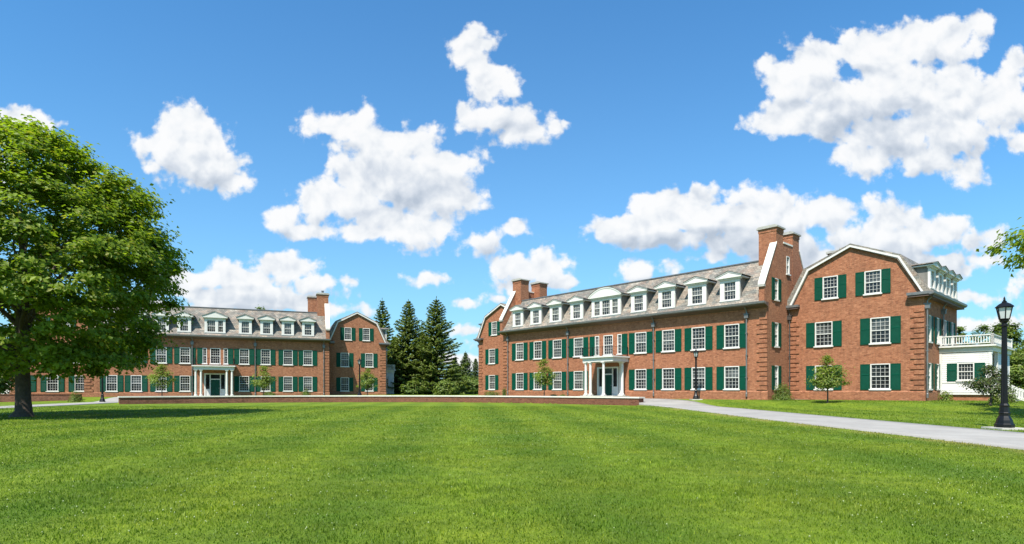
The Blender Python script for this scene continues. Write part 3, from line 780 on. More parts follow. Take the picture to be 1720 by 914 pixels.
gm_.polygons.foreach_set('use_smooth', np.ones(len(F), bool))
structure('ground', gm_)
def hgt(x, y): return float(ground_h(np.array([x]), np.array([y]))[0])

def strip(name, cl, width, mat, lift=.035, n=90, seams=3.0):
    """a path laid on the lawn, with a real edge"""
    cl = np.array(cl, float); seg = np.r_[0, np.cumsum(np.hypot(*np.diff(cl, axis=0).T))]
    s = np.linspace(0, seg[-1], n); x = np.interp(s, seg, cl[:, 0]); y = np.interp(s, seg, cl[:, 1])
    for _ in range(3):
        x[1:-1] = (x[:-2]+2*x[1:-1]+x[2:])/4; y[1:-1] = (y[:-2]+2*y[1:-1]+y[2:])/4
    dx, dy = np.gradient(x), np.gradient(y); l = np.hypot(dx, dy); nx_, ny_ = -dy/l, dx/l
    V = []; K = 6
    for j in range(K+1):
        o = (j/K-.5)*width; X = x+nx_*o; Y = y+ny_*o
        V.append(np.stack([X, Y, ground_h(X, Y)+lift], -1))
    top = np.array(V); top[:, :, 2] = np.maximum(top[:, :, 2], top[:, :, 2].mean(0)-.02)
    lo = top[0].copy(); lo[:, 2] -= .2; hi = top[-1].copy(); hi[:, 2] -= .2
    A = np.concatenate([lo[None], top, hi[None]]); m, n_ = A.shape[:2]
    I = np.arange(m*n_).reshape(m, n_)
    F = np.stack([I[:-1, :-1], I[:-1, 1:], I[1:, 1:], I[1:, :-1]], -1).reshape(-1, 4)
    return structure(name, np_mesh(name, A.reshape(-1, 3), F, mat))
strip('path', [(13, -2), (13, 20), (13, 42), (12.8, 47), (11.6, 51), (9.5, 54.5)], 4.0, M['concrete'])
strip('path', [(-34.5, 26), (-37.2, 41), (-41.2, 58), (-44.5, 72)], 3.6, M['concrete'])
strip('path', [(24.0, 23.0), (27.5, 27.5), (33.5, 33.5), (38.5, 37.5)], 2.4, M['concrete'])

# retaining wall with white coping
def wall_along(name, pts, t, z0, z1, mat):
    pts = np.array(pts, float); d = np.gradient(pts, axis=0); d /= np.hypot(d[:, 0], d[:, 1])[:, None]
    nrm = np.stack([-d[:, 1], d[:, 0]], -1)                  # away from the lawn
    f = pts-nrm*t[0]; b = pts+nrm*t[1]; n = len(pts); V = []
    for (x, y), (p, q) in zip(f, b): V += [(x, y, z0), (x, y, z1), (p, q, z1), (p, q, z0)]
    Fs = [(i*4+k, i*4+(k+1) % 4, (i+1)*4+(k+1) % 4, (i+1)*4+k) for i in range(n-1) for k in range(4)]
    Fs += [(0, 1, 2, 3), ((n-1)*4+3, (n-1)*4+2, (n-1)*4+1, (n-1)*4)]
    return MB().add(V, Fs)
ss = np.linspace(0, 1, 60); k = np.linspace(0, 1, len(WX))
from_x = np.interp(ss, k, WX); from_y = np.interp(from_x, WX, WY)
for _ in range(6):
    from_y[1:-1] = (from_y[:-2]+2*from_y[1:-1]+from_y[2:])/4
wp = np.stack([from_x, from_y], -1)
rw = thing('retaining_wall', 'long low curved brick retaining wall with a white stone cap across the lawn', 'wall', (0, 0, 0))
obj('wall', wall_along('w', wp, (.20, .52), -.3, .60, M['wallbrick']), M['wallbrick'], rw)
wq = wp.copy(); wq[0] += (wp[0]-wp[1])*.08; wq[-1] += (wp[-1]-wp[-2])*.08
obj('coping', wall_along('c', wq, (.27, .60), .602, .715, M['stone']), M['stone'], rw)
gw = thing('garden_wall', 'low plain brick wall behind the big tree trunk at far left', 'wall', (0, 0, 0))
gp = np.array([(-53.5, 60.6), (-50, 61.6), (-46.6, 62.6)])
obj('wall', wall_along('w', gp, (0, .4), -.3, .78, M['wallbrick']), M['wallbrick'], gw)
obj('coping', wall_along('c', gp, (.05, .45), .782, .85, M['wallbrick']), M['wallbrick'], gw)
fb = MB()
c0 = Vector((22.2, 45.8)); vs = [(c0.x+1.35*math.cos(a)*(1+.1*math.sin(3*a)), c0.y+.8*math.sin(a)) for a in np.linspace(0, 2*math.pi, 24, endpoint=False)]
fb.add([(x, y, hgt(x, y)+.05) for x, y in vs]+[(c0.x, c0.y, hgt(*c0)+.12)], [(i, (i+1) % 24, 24) for i in range(24)])
structure('flower_bed', fb.mesh('flower_bed', M['soil']))

# hills far off
hm = MB(); xs = np.linspace(-1200, 1200, 80); prev = None
hv = []; 
for x in xs:
    h = 34+9*math.sin(x*.004+1)+5*math.sin(x*.011)+3*math.sin(x*.031)
    hv += [(x, 1700, -5), (x, 1760, h), (x, 2100, -5)]
hm.add(hv, [(i*3+k, (i+1)*3+k, (i+1)*3+k+1, i*3+k+1) for i in range(79) for k in range(2)])
structure('hills', hm.mesh('hills', M['hill']))

# ------------------------------------------------------------------ foliage
def unit(v): return v/np.maximum(np.linalg.norm(v, axis=-1, keepdims=True), 1e-9)
def leaves(name, C, Nrm, size, mat, aspect=.62, fold=.18, D=None):
    n = len(C); size = np.broadcast_to(np.asarray(size, float), (n,))[:, None]
    Nrm = unit(Nrm)
    if D is None: D = RNG.normal(size=(n, 3))
    D = unit(D-Nrm*(D*Nrm).sum(-1, keepdims=True)); W = np.cross(Nrm, D)
    b = C-D*size*.5; t = C+D*size*.5
    l = C+W*size*.5*aspect+Nrm*size*fold-D*size*.06; r = C-W*size*.5*aspect+Nrm*size*fold-D*size*.06
    V = np.stack([b, l, t, r], 1).reshape(-1, 3); F = np.arange(4*n).reshape(-1, 4)
    # two triangles folded on the midrib
    T = np.stack([F[:, [0, 2, 1]], F[:, [0, 3, 2]]], 1).reshape(-1, 3)
    return np_mesh(name, V, T, mat, 3)

def crown_points(prof, n, zmin, zmax, inner=.35, lump=.16, seed=0):
    """cluster centres inside a turned envelope prof [(z, r)], lumpy and mostly near the outside"""
    rg = np.random.default_rng(seed); zz, rr = zip(*prof)
    out = []
    ph = rg.uniform(0, 6.28, 6)
    while len(out) < n:
        z = rg.uniform(zmin, zmax); a = rg.uniform(0, 2*math.pi); R0 = np.interp(z, zz, rr)
        if rg.uniform() > R0/max(rr)+.12: continue
        R1 = R0*(1+lump*math.sin(3*a+ph[0]+z*.7)+lump*.8*math.sin(5*a+ph[1]-z*1.1)+lump*.5*math.sin(2*z+ph[2]))
        r = R1*(inner+(1-inner)*rg.uniform()**.6)
        out.append((r*math.cos(a), r*math.sin(a), z))
    return np.array(out)
def broadleaf(name, label, loc, prof, trunk_r, fork_z, ncl, per, rcl, size, mat, group=None, limbs=9, seed=1, lump=.14, inner=.3, lean=0, cat='tree', flat=.55, big=False):
    rg = np.random.default_rng(seed)
    zmin, zmax = prof[0][0], prof[-1][0]
    root = thing(name, label, cat, loc, 0, group)
    C = crown_points(prof, ncl, zmin, zmax, inner, lump, seed)
    ax = np.array([0, 0, (zmin+zmax)/2])
    rc = rcl*rg.uniform(.6, 1.3, ncl)
    idx = np.repeat(np.arange(ncl), per)
    if cat == 'tree' and big:
        low = C[:, 2] < zmin+3.0; C = C[~(low & (rg.uniform(size=ncl) < .48))]; ncl = len(C); rc = rc[:ncl]
        idx = np.repeat(np.arange(ncl), per)
    off = rg.normal(size=(len(idx), 3))*rc[idx, None]*np.array([1, 1, flat])*.6
    if big: off += unit(C-ax)[idx]*(rg.uniform(-.3, 1.0, (len(idx), 1))*rc[idx, None])
    P = C[idx]+off
    outw = unit(C-ax*np.array([0, 0, .75]))[idx]
    Nn = outw*.45+np.array([0, 0, .75])+unit(off)*.45+rg.normal(size=P.shape)*.36
    obj_ = link('crown', leaves('crown', P, Nn, size*rg.uniform(.65, 1.3, len(P)), mat), root)
    t = MB()
    top = zmin+(zmax-zmin)*.72
    # trunk with root flare, wandering leader
    zs = [0, .12*fork_z, .35*fork_z, fork_z]; pts = [(0, 0, -.2)]+[(lean*z+rg.normal()*.02*trunk_r*3, rg.normal()*.02, z) for z in zs]
    rad = [trunk_r*2.2, trunk_r*1.6, trunk_r*1.12, trunk_r, trunk_r*.92]
    m = 7
    for i in range(1, m+1):
        f = i/m; pts.append((lean*fork_z+rg.normal()*.12*f, rg.normal()*.12*f, fork_z+(top-fork_z)*f)); rad.append(trunk_r*(.85*(1-f)**.8+.06))
    t.tube(pts, rad, 12)
    order = np.argsort(C[:, 2])
    if limbs:
        az = np.sort(rg.uniform(0, 6.28, limbs)) if limbs < 5 else np.linspace(0, 6.28, limbs, endpoint=False)+rg.normal(size=limbs)*.25
        az = az[rg.permutation(limbs)]
        ends = []
        for i in range(limbs):
            f = i/max(1, limbs-1); z0 = fork_z*.92+(top-fork_z)*.55*f
            z1 = zmin+(zmax-zmin)*(.28+.55*f); R1 = np.interp(z1, *zip(*prof))*.74
            p0 = np.array([lean*fork_z, 0, z0]); p3 = np.array([R1*math.cos(az[i]), R1*math.sin(az[i]), z1])
            p1 = p0+(p3-p0)*np.array([.22, .22, .42]); p2 = p0+(p3-p0)*np.array([.6, .6, .8])
            B = [(1-s)**3*p0+3*(1-s)**2*s*p1+3*(1-s)*s*s*p2+s**3*p3+rg.normal(size=3)*.05*trunk_r*3 for s in np.linspace(0, 1, 8)]
            r0 = trunk_r*(.55-.28*f); t.tube(B, list(np.linspace(r0, r0*.12, 8)), 8)
            ends.append((np.array(B), r0))
        # twigs from the limbs to nearby clusters
        allp = np.concatenate([b[2:] for b, _ in ends]+[np.array(pts)[5:]])
        for ci in rg.permutation(ncl)[:min(ncl, 260)]:
            c = C[ci]; dd = np.linalg.norm(allp-c-np.array([0, 0, -.3]), axis=1); j = int(np.argmin(dd))
            if dd[j] > rcl*6: continue
            q = allp[j]; mid = (q+c)/2+rg.normal(size=3)*.08*dd[j]; w = trunk_r*.055+.006*dd[j]
            t.tube([q, mid, c], [w, w*.65, w*.2], 5)
    obj('trunk', t, M['bark'], root, smooth=True)
    return root

# the big tree on the left
TB = at(38, 28); 
prof_big = [(2.3, 4.0), (3.3, 5.5), (4.6, 6.2), (6.2, 6.5), (7.4, 6.45), (8.8, 6.0), (10.2, 5.3), (11.6, 4.2), (12.8, 2.7), (13.5, 1.0)]
broadleaf('broadleaf_tree', 'large leafy shade tree with thick dark trunk on the lawn at far left', (TB.x, TB.y, 0), prof_big,
          .31, 2.3, 1300, 95, .50, .235, M['bigleaf'], limbs=14, seed=5, lump=.05, inner=.50, big=True, flat=.42)
# a second big tree outside the frame on the right: its branches reach in
broadleaf('broadleaf_tree', 'leafy tree at the right edge with branches hanging in above the tall lamp', (24.85, 23.5, .05),
          [(5.8, 1.8), (6.5, 3.3), (7.4, 4.0), (8.5, 3.5), (9.6, 2.0), (10.3, .6)], .22, 4.4, 170, 80, .5, .22, M['bigleaf'], limbs=9, seed=21, inner=.35, lump=.22)

def young(px, Y, z, h, r, label, mat='youngleaf', seed=1, zc=.33, group='young trees by the halls', ncl=60, per=42, size=.15, name='young_tree', r_tr=.05):
    p = at(px, Y, z)
    return broadleaf(name, label, p, [(h*zc, r*.55), (h*(zc+.13), r), (h*(zc+.3), r*.85), (h*.86, r*.42), (h, r*.08)], r_tr, h*zc*.95, ncl, per, r*.30, size, M[mat], group, 6, seed, .2, .15, flat=.6)
young(272, 60.5, .58, 3.3, 1.15, 'thin young tree on the terrace left of the left portico', seed=31)
young(443, 64, .58, 3.2, 1.15, 'thin young tree on the terrace right of the left portico', seed=32)
young(617, 66, .58, 3.1, 1.1, 'thin young tree before the right wing of the left hall', seed=33)
young(914, 58.5, .58, 3.7, 1.05, 'thin young tree before the second window bay of the right hall', seed=34)
young(1390, 40, hgt(21.77, 40), 3.15, 1.06, 'small round crowned tree on the lawn before the near gable', seed=35, ncl=85, per=55, size=.125, mat='youngleaf')
young(1664, 33.5, hgt(27.65, 33.5), 2.25, 1.12, 'small dark leaved tree in front of the white porch', 'plumleaf', 36, .34, 'young trees by the halls', 62, 52, .12)

def conifer(name, label, loc, H, Rm, mat, seed, group, dense=1.0, sp=.5):
    rg = np.random.default_rng(seed); root = thing(name, label, 'tree', loc, 0, group)
    C = []; Dv = []; Nv = []; Sz = []; tw = MB()
    z = H*.035
    while z < H*.985:
        f = z/H; Lm = Rm*(1-f)**.82*(.86+.14*math.sin(z*2.1+seed))+.10
        nb = max(5, int((9+5*(1-f))*dense)); a0 = rg.uniform(0, 6.28)
        for k in range(nb):
            a = a0+2*math.pi*k/nb+rg.normal()*.18; Lb = Lm*rg.uniform(.68, 1.12)
            dirv = np.array([math.cos(a), math.sin(a), 0]); side = np.array([-math.sin(a), math.cos(a), 0])
            droop = -.30*(1-f)+.35*f; n = max(3, int(Lb/.22))
            for s in np.linspace(.12, 1, n):
                r = Lb*s; zz = z+droop*r*(.8)+.18*Lb*s**2.2*.9
                wd = (1-s)*Lb*.26+.10
                for _ in range(3 if s < .5 else 5):
                    w = rg.uniform(-1, 1)*wd
                    C.append(dirv*r+side*w+np.array([0, 0, zz-abs(w)*.25+rg.normal()*.05]))
                    Dv.append(dirv*1.0+side*np.sign(w)*.7+np.array([0, 0, droop*.5+.25*s+rg.normal()*.15])); Nv.append(np.array([0, 0, 1.0])+dirv*.25+rg.normal(size=3)*.35)
                    Sz.append(sp*rg.uniform(.6, 1.15)*(.55+.45*min(1, Lm/1.2)))
        z += (.34+.10*(1-f))*(.9+.2*rg.uniform())*max(.7, H/13)
    for k in range(5):
        C.append(np.array([0, 0, H-.25+.1*k])); Dv.append(np.array([0, 0, 1.0])+rg.normal(size=3)*.2); Nv.append(rg.normal(size=3)); Sz.append(sp*.6)
    link('crown', leaves('crown', np.array(C), np.array(Nv), np.array(Sz), mat, .42, .10, np.array(Dv)), root)
    t = MB().tube([(0, 0, -.3), (0, 0, H*.3), (0, 0, H*.97)], [.028*H*.9, .018*H, .01], 8); obj('trunk', t, M['bark'], root)
    return root
G = 'dark conifers between the two halls'
def con(px, Y, ytop, rpx, mat, seed, label, group=G, dense=1.0, sp=.55):
    z0 = .5; H = CAMZ+(HY-ytop)/FPX*Y-z0; p = at(px, Y, z0)
    conifer('conifer_tree', label, p, H, 1.18*rpx/FPX*Y, M[mat], seed, group, dense, sp)
con(642, 104, 502, 40, 'needle', 41, 'dark conifer rising behind the right wing of the left hall', dense=.8, sp=.65)
con(686, 92, 505, 52, 'needle', 42, 'tall dark conifer, left one of the two big conifers between the halls', dense=1.15)
con(733, 90, 500, 57, 'needle', 43, 'tall dark conifer, right one of the two big conifers between the halls', dense=1.15)
con(710, 99, 555, 44, 'needle', 44, 'lower conifer filling the gap between the two big conifers')
con(664, 97, 565, 40, 'needle', 45, 'lower conifer left of the big conifers beside the white porch')
con(782, 108, 592, 22, 'farneedle', 46, 'slim pale conifer standing right of the big conifers', 'small trees in the gap between the halls', sp=.5)
con(799, 112, 603, 15, 'farneedle', 47, 'smallest pale conifer, nearest to the left wing of the right hall', 'small trees in the gap between the halls', sp=.5)
con(764, 118, 600, 20, 'farneedle', 48, 'small pale conifer close beside the right big conifer', 'small trees in the gap between the halls', sp=.5)

def round_tree(px, Y, ytop, rpx, label, mat, seed, group, zb=.5, ncl=110, per=45, size=.34, low=.16):
    H = CAMZ+(HY-ytop)/FPX*Y-zb; r = rpx/FPX*Y; p = at(px, Y, zb)
    broadleaf('broadleaf_tree', label, p, [(H*low, r*.55), (H*.35, r*.95), (H*.55, r), (H*.78, r*.72), (H*.93, r*.36), (H, r*.08)], .016*H+.05, H*low*.95, ncl, per, r*.24, size, M[mat], group, 6, seed, .16, .3)
GB = 'trees beyond the halls'
round_tree(770, 102, 628, 22, 'low bushy tree at the foot of the right big conifer', 'farleaf', 51, GB, low=.05)
round_tree(794, 100, 636, 20, 'low bushy tree beside the left wing of the right hall', 'farleaf', 52, GB, low=.05)
round_tree(662, 96, 634, 18, 'low bright bush like tree right of the left hall porch', 'farleaf', 53, GB, low=.05)
round_tree(700, 88, 640, 22, 'low bright tree under the big conifers', 'farleaf', 54, GB, low=.05)
round_tree(748, 86.5, 641, 22, 'low dark tree under the right big conifer', 'bushleaf', 55, GB, low=.05)
round_tree(438, 112, 517, 20, 'tree whose top just shows over the ridge of the left hall', 'farleaf', 56, GB)
round_tree(1613, 82, 549, 16, 'small tree top beside the near gable above the porch rail', 'farleaf', 57, GB, ncl=70)
round_tree(1650, 88, 548, 24, 'rounded tree showing above the porch balustrade', 'farleaf', 58, GB, ncl=90)
round_tree(1690, 76, 540, 34, 'tall tree behind the lamp head at the right edge', 'farleaf', 59, GB, ncl=170, per=55)
round_tree(1722, 58, 588, 36, 'bushy tree at the right edge behind the porch steps', 'bushleaf', 60, GB, ncl=130, per=55, size=.26, low=.08)
round_tree(1668, 96, 590, 40, 'broad low tree far behind the porch', 'farleaf', 61, GB, ncl=120, low=.08)
round_tree(1790, 66, 560, 52, 'broad tree just past the right edge of the view', 'farleaf', 64, GB, ncl=150, low=.08)
round_tree(12, 88, 600, 34, 'tree beyond the far left porch', 'bushleaf', 62, GB, low=.1)
round_tree(-20, 62, 600, 40, 'tree at the far left edge behind the trunk', 'bushleaf', 63, GB, low=.1)

def bush(px, Y, w, h, label, seed, mat='bushleaf', n=1100, size=.10, depth=None):
    x = (px-CX)/FPX*Y; rg = np.random.default_rng(seed); z = hgt(x, Y)
    root = thing('bush', label, 'bush', (x, Y, z-.03), 0, 'bushes')
    d = unit(rg.normal(size=(n, 3))); d[:, 2] = np.abs(d[:, 2])
    k = 1+.14*np.sin(4*np.arctan2(d[:, 1], d[:, 0])+seed)+.1*np.sin(7*d[:, 2]+seed)
    P = d*k[:, None]*(rg.uniform(size=(n, 1))**.35)*np.array([w/2, (depth or w)/2, h])
    P[:, 2] = np.maximum(P[:, 2], .03)
    link('crown', leaves('crown', P, d+np.array([0, 0, .5])+rg.normal(size=(n, 3))*.5, size*rg.uniform(.7, 1.3, n), M[mat]), root)
    t = MB()
    for i in range(7):
        a = i*.9; t.tube([(0, 0, -.1), (.12*w*math.cos(a), .12*w*math.sin(a), h*.4), (.28*w*math.cos(a), .28*w*math.sin(a), h*.75)], [.03, .02, .008], 5)
    obj('stem', t, M['bark'], root)
bush(1314, 45.2, 1.5, 1.2, 'rounded bush in the mulch bed at the inner corner of the right hall', 71, n=2600)
bush(826, 66.5, 2.0, .62, 'low clipped shrub under the left wing window of the right hall', 72, depth=1.2)
bush(847, 67.5, .55, 1.05, 'upright shrub at the left corner of the right hall', 73, n=600)
bush(452, 68.5, 1.5, .55, 'low hedge shrub under a window of the left hall', 74, depth=.9)
bush(514, 72, 1.1, .85, 'shrub in the shaded inner corner of the left hall', 75)
bush(127, 61.2, 1.25, 1.15, 'rounded shrub at the end of the plain garden wall', 76)
bush(1675, 35.2, .9, .95, 'shrub left of the lamp post by the porch base', 77, n=800)
bush(1697, 36.0, .8, 1.0, 'shrub by the porch steps', 78, n=700)
bush(1588, 41.0, .9, .8, 'pale tuft of tall grass where the porch meets the brick wing', 79, 'youngleaf', n=700)
bush(930, 60.5, .8, .32, 'tiny plant left of the portico of the right hall', 80, n=350)
bush(945, 60.5, .7, .30, 'tiny plant nearest to the portico of the right hall', 81, n=350)

# ------------------------------------------------------------------ lamps
def lamp(px, Y, label, H=4.25):
    x = (px-CX)/FPX*Y; z = hgt(x, Y)
    root = thing('lamp_post', label, 'street lamp', (x, Y, z), 0, 'black lamp posts along the paths')
    if not LC:
        LC['pad'] = MB().box(-.42, .42, -.42, .42, -.12, .06).mesh('footing', M['padstone'])
        LC['base'] = MB().lathe([(.265, .062), (.265, .16), (.23, .20), (.21, .30), (.175, .38), (.145, .44), (.145, .50), (.16, .53), (.14, .56), (.125, .72), (.135, .78), (.10, .84)], 8).mesh('base', M['black'])
        p = MB(); seg = 24; prof = [(.094, .80), (.088, 1.2), (.072, 3.0), (.068, 3.34)]
        vs = []
        for r, zz in prof:
            for k in range(seg): a = 2*math.pi*k/seg; rr = r*(1 if k % 2 else .86); vs.append((rr*math.cos(a), rr*math.sin(a), zz))
        p.add(vs, [(i*seg+k, i*seg+(k+1) % seg, (i+1)*seg+(k+1) % seg, (i+1)*seg+k) for i in range(3) for k in range(seg)])
        p.lathe([(.07, 3.33), (.10, 3.37), (.10, 3.40), (.068, 3.43), (.068, 3.46), (.122, 3.52), (.125, 3.545), (.08, 3.56)], 16)
        LC['pole'] = p.mesh('pole', M['black'])
        l = MB(); n = 6; r0, r1, z0, z1 = .140, .215, 3.60, 3.97
        l.lathe([(.08, 3.555), (.145, 3.565), (.155, 3.60), (.09, 3.602)], n)
        for k in range(n):
            a = 2*math.pi*k/n; l.tube([(r0*math.cos(a), r0*math.sin(a), z0), (r1*math.cos(a), r1*math.sin(a), z1)], .017, 5)
        ring = [(r1*math.cos(2*math.pi*k/n), r1*math.sin(2*math.pi*k/n), z1) for k in range(n)]
        for k in range(n): l.tube([ring[k], ring[(k+1) % n]], .02, 5)
        LC['lantern'] = l.mesh('lantern', M['black'])
        LC['glass'] = MB().lathe([(r0-.012, z0+.005), (r1-.014, z1)], n).mesh('glass', M['lampglass'])
        LC['cap'] = MB().lathe([(.265, 3.972), (.255, 4.0), (.165, 4.08), (.09, 4.12), (.065, 4.14), (.075, 4.16), (.035, 4.19)], n).mesh('cap', M['black'])
        LC['finial'] = MB().lathe([(.026, 4.185), (.04, 4.215), (.018, 4.24), (.03, 4.26), (.004, 4.33)], 8).mesh('finial', M['black'])
        LC['mull'] = MB().box(-.012, .012, -.012, .012, 3.64, 3.95).mesh('lamp_tube', M['black'])
    for nme, me in (('footing', 'pad'), ('base', 'base'), ('pole', 'pole')): link(nme, LC[me], root)
    la = link('lantern', LC['lantern'], root)
    link('glass', LC['glass'], la); link('cap', LC['cap'], la); link('finial', LC['finial'], la)
LC = {}
lamp(1687, 18.9, 'tall black lamp post nearest to the camera, by the path at the right edge')
lamp(1169, 48.6, 'black lamp post where the path meets the right hall')
lamp(604, 64.5, 'black lamp post before the right wing of the left hall')
lamp(172, 60.0, 'black lamp post by the left path, half hidden by the big tree')

# ------------------------------------------------------------------ grass blades on the nearer lawn
def grass():
    rg = np.random.default_rng(3); X = []; Y = []; S_ = []
    for y0, y1, dens, sz in ((4.2, 8, 1500, 1.0), (8, 14, 620, 1.25), (14, 24, 230, 1.7), (24, 46, 55, 2.6)):
        w = .93*y1+1; n = int(2*w*(y1-y0)*dens)
        x = rg.uniform(-w, w, n); y = rg.uniform(y0, y1, n)
        ok = (np.abs(x) < .93*y+.8) & ~((x > 10.95) & (x < 15.05))
        X.append(x[ok]); Y.append(y[ok]); S_.append(np.full(ok.sum(), sz))
    x = np.concatenate(X); y = np.concatenate(Y); s = np.concatenate(S_); n = len(x)
    # keep thin patches thin
    k = np.sin(x*1.7+np.sin(y*1.3))*np.cos(y*2.1+np.sin(x*.9)); h = (.028+.008*k)*s**.55*rg.uniform(.6, 1.4, n)
    a = rg.uniform(0, 6.28, n); w = .0042*s**1.15*rg.uniform(.7, 1.4, n)
    z = ground_h(x, y)
    la = rg.uniform(0, 6.28, n); lean = h*rg.uniform(.1, .9, n)
    B = np.stack([x, y, z-.004], -1); W = np.stack([np.cos(a)*w, np.sin(a)*w, 0*a], -1)
    Ln = np.stack([np.cos(la)*lean, np.sin(la)*lean, 0*la], -1); up = np.stack([0*h, 0*h, h], -1)
    V = np.stack([B-W, B+W, B+Ln*.35+up*.6+W*.8, B+Ln+up, B+Ln*.35+up*.6-W*.8], 1)
    F = np.arange(5*n).reshape(n, 5)
    T = np.stack([F[:, [0, 1, 2]], F[:, [0, 2, 4]], F[:, [4, 2, 3]]], 1).reshape(-1, 3)
    o = link('grass', np_mesh('grass', V.reshape(-1, 3), T, M['blade'], 3))
    o['kind'] = 'stuff'; tag(o, 'short mown green grass covering the wide front lawn', 'grass')
    m = 2600; y = rg.uniform(5, 26, m)**1.0; x = rg.uniform(-.93, .93, m)*y; ok = ~((x > 10.9) & (x < 15.1)); x, y = x[ok], y[ok]; m = len(x)
    k = np.sin(x*.6+1)*np.cos(y*.45)+rg.normal(size=m)*.5; ok = k > -.1; x, y = x[ok], y[ok]; m = len(x)
    r = .0065*rg.uniform(.5, 1.3, m)*(1+y/30); z = ground_h(x, y)+.034; V = []
    for dx, dy, dz in ((1, 0, 0), (0, 1, 0), (-1, 0, 0), (0, -1, 0), (0, 0, 1.1), (0, 0, -1)):
        V.append(np.stack([x+dx*r, y+dy*r, z+dz*r], -1))
    V = np.stack(V, 1); F = np.arange(6*m).reshape(m, 6)
    T = np.stack([F[:, list(t)] for t in ((0, 1, 4), (1, 2, 4), (2, 3, 4), (3, 0, 4), (1, 0, 5), (2, 1, 5), (3, 2, 5), (0, 3, 5))], 1).reshape(-1, 3)
    o = link('clover', np_mesh('clover', V.reshape(-1, 3), T, M['clover'], 3)); o['kind'] = 'stuff'; tag(o, 'tiny pale clover heads scattered over the front lawn', 'clover')
grass()

# ------------------------------------------------------------------ sky
SUN_AZ = Vector((-.43, -.90)).normalized(); SUN_EL = R(55)
w = bpy.data.worlds.new('World'); S.world = w; w.use_nodes = True; nt = w.node_tree
bg = nt.nodes['Background']; SKY_STRENGTH = .085; EXPO = 2**.85
sky = N(nt, 'ShaderNodeTexSky', sky_type='NISHITA'); sky.sun_disc = False
sky.sun_elevation = SUN_EL; sky.sun_rotation = math.atan2(SUN_AZ.x, SUN_AZ.y) % (2*math.pi)
sky.air_density = 1.0; sky.dust_density = 1.2; sky.ozone_density = 3.0
tc = N(nt, 'ShaderNodeTexCoord'); sp = N(nt, 'ShaderNodeSeparateXYZ'); L(nt, tc.outputs['Generated'], sp.inputs[0])
ay = math_(nt, 'MAXIMUM', math_(nt, 'ABSOLUTE', sp.outputs[1]), .05)
uu = math_(nt, 'DIVIDE', sp.outputs[0], ay); vv = math_(nt, 'DIVIDE', sp.outputs[2], ay)
cb = N(nt, 'ShaderNodeCombineXYZ'); L(nt, uu, cb.inputs[0]); L(nt, vv, cb.inputs[1])
def vnoise(vec, scale, detail, rough, lac=2.0):
    n = N(nt, 'ShaderNodeTexNoise'); L(nt, vec, n.inputs['Vector'])
    n.inputs['Scale'].default_value = scale; n.inputs['Detail'].default_value = detail; n.inputs['Roughness'].default_value = rough
    return n
wn = vnoise(cb.outputs[0], 9, 3, .5)
ws = N(nt, 'ShaderNodeVectorMath', operation='MULTIPLY_ADD'); L(nt, wn.outputs['Color'], ws.inputs[0])
ws.inputs[1].default_value = (.05, .04, 0); 
sub = N(nt, 'ShaderNodeVectorMath', operation='ADD'); L(nt, cb.outputs[0], sub.inputs[0]); sub.inputs[1].default_value = (-.025, -.02, 0)
L(nt, sub.outputs[0], ws.inputs[2]); P_ = ws.outputs[0]
BLOBS = [
 (310,212,62,38),(290,255,60,46),(350,280,72,36),(255,240,32,28),(335,235,55,48),(408,300,24,16),
 (545,205,40,28),(590,225,50,36),(640,240,58,34),(700,240,50,36),(660,290,105,56),(760,275,46,34),(740,330,68,44),(600,330,66,38),(530,345,58,30),(470,367,38,22),(700,385,78,34),(640,365,58,28),(520,385,50,13),
 (797,80,36,36),(803,115,26,26),(828,155,48,40),(835,200,62,32),(880,222,58,26),(932,214,30,22),
 (870,383,28,17),(813,413,42,19),
 (890,455,60,28),(850,478,38,24),(840,500,30,11),(940,468,24,14),
 (470,450,75,26),(400,468,75,28),(340,465,45,22),(525,475,55,20),(430,500,150,22),(580,475,18,9),(560,522,55,14),(350,500,60,16),
 (710,473,30,17),
 (1120,350,68,32),(1050,385,48,24),(1200,370,105,36),(1110,400,90,20),(1300,360,95,38),(1390,360,42,28),(1290,410,130,28),(1500,365,56,30),(1460,410,95,38),(1570,390,75,33),(1640,410,42,23),(1540,440,100,22),(1620,455,26,12),(1085,450,45,19),(1200,440,40,12),
 (1370,110,55,50),(1330,140,52,48),(1320,200,56,36),(1400,180,75,56),(1470,90,66,42),(1560,70,85,42),(1640,40,28,20),(1520,150,105,56),(1600,160,85,56),(1680,170,60,56),(1500,230,88,42),(1450,270,46,32),(1590,225,75,46),(1620,290,44,26),(1550,272,58,22),(1700,100,28,24),
 (1716,245,18,18),(20,195,55,22),(80,212,24,10),
 (790,560,34,10),(812,580,40,12),(772,512,18,8),(1620,540,60,12),(1608,500,24,9),(1690,540,40,12),(1800,480,90,40),(-80,300,90,50),(1850,150,120,70),
 (1250,330,40,22),(1180,330,40,22),(1480,350,40,24),(1350,430,120,24),(1650,440,30,14),(1640,500,22,9),(1100,380,110,26),(905,440,45,24),(860,455,40,20),(300,480,40,20),(245,500,60,20),(330,520,60,14),(750,600,40,9),(800,610,40,10),(700,300,80,46),(620,385,60,18),
]
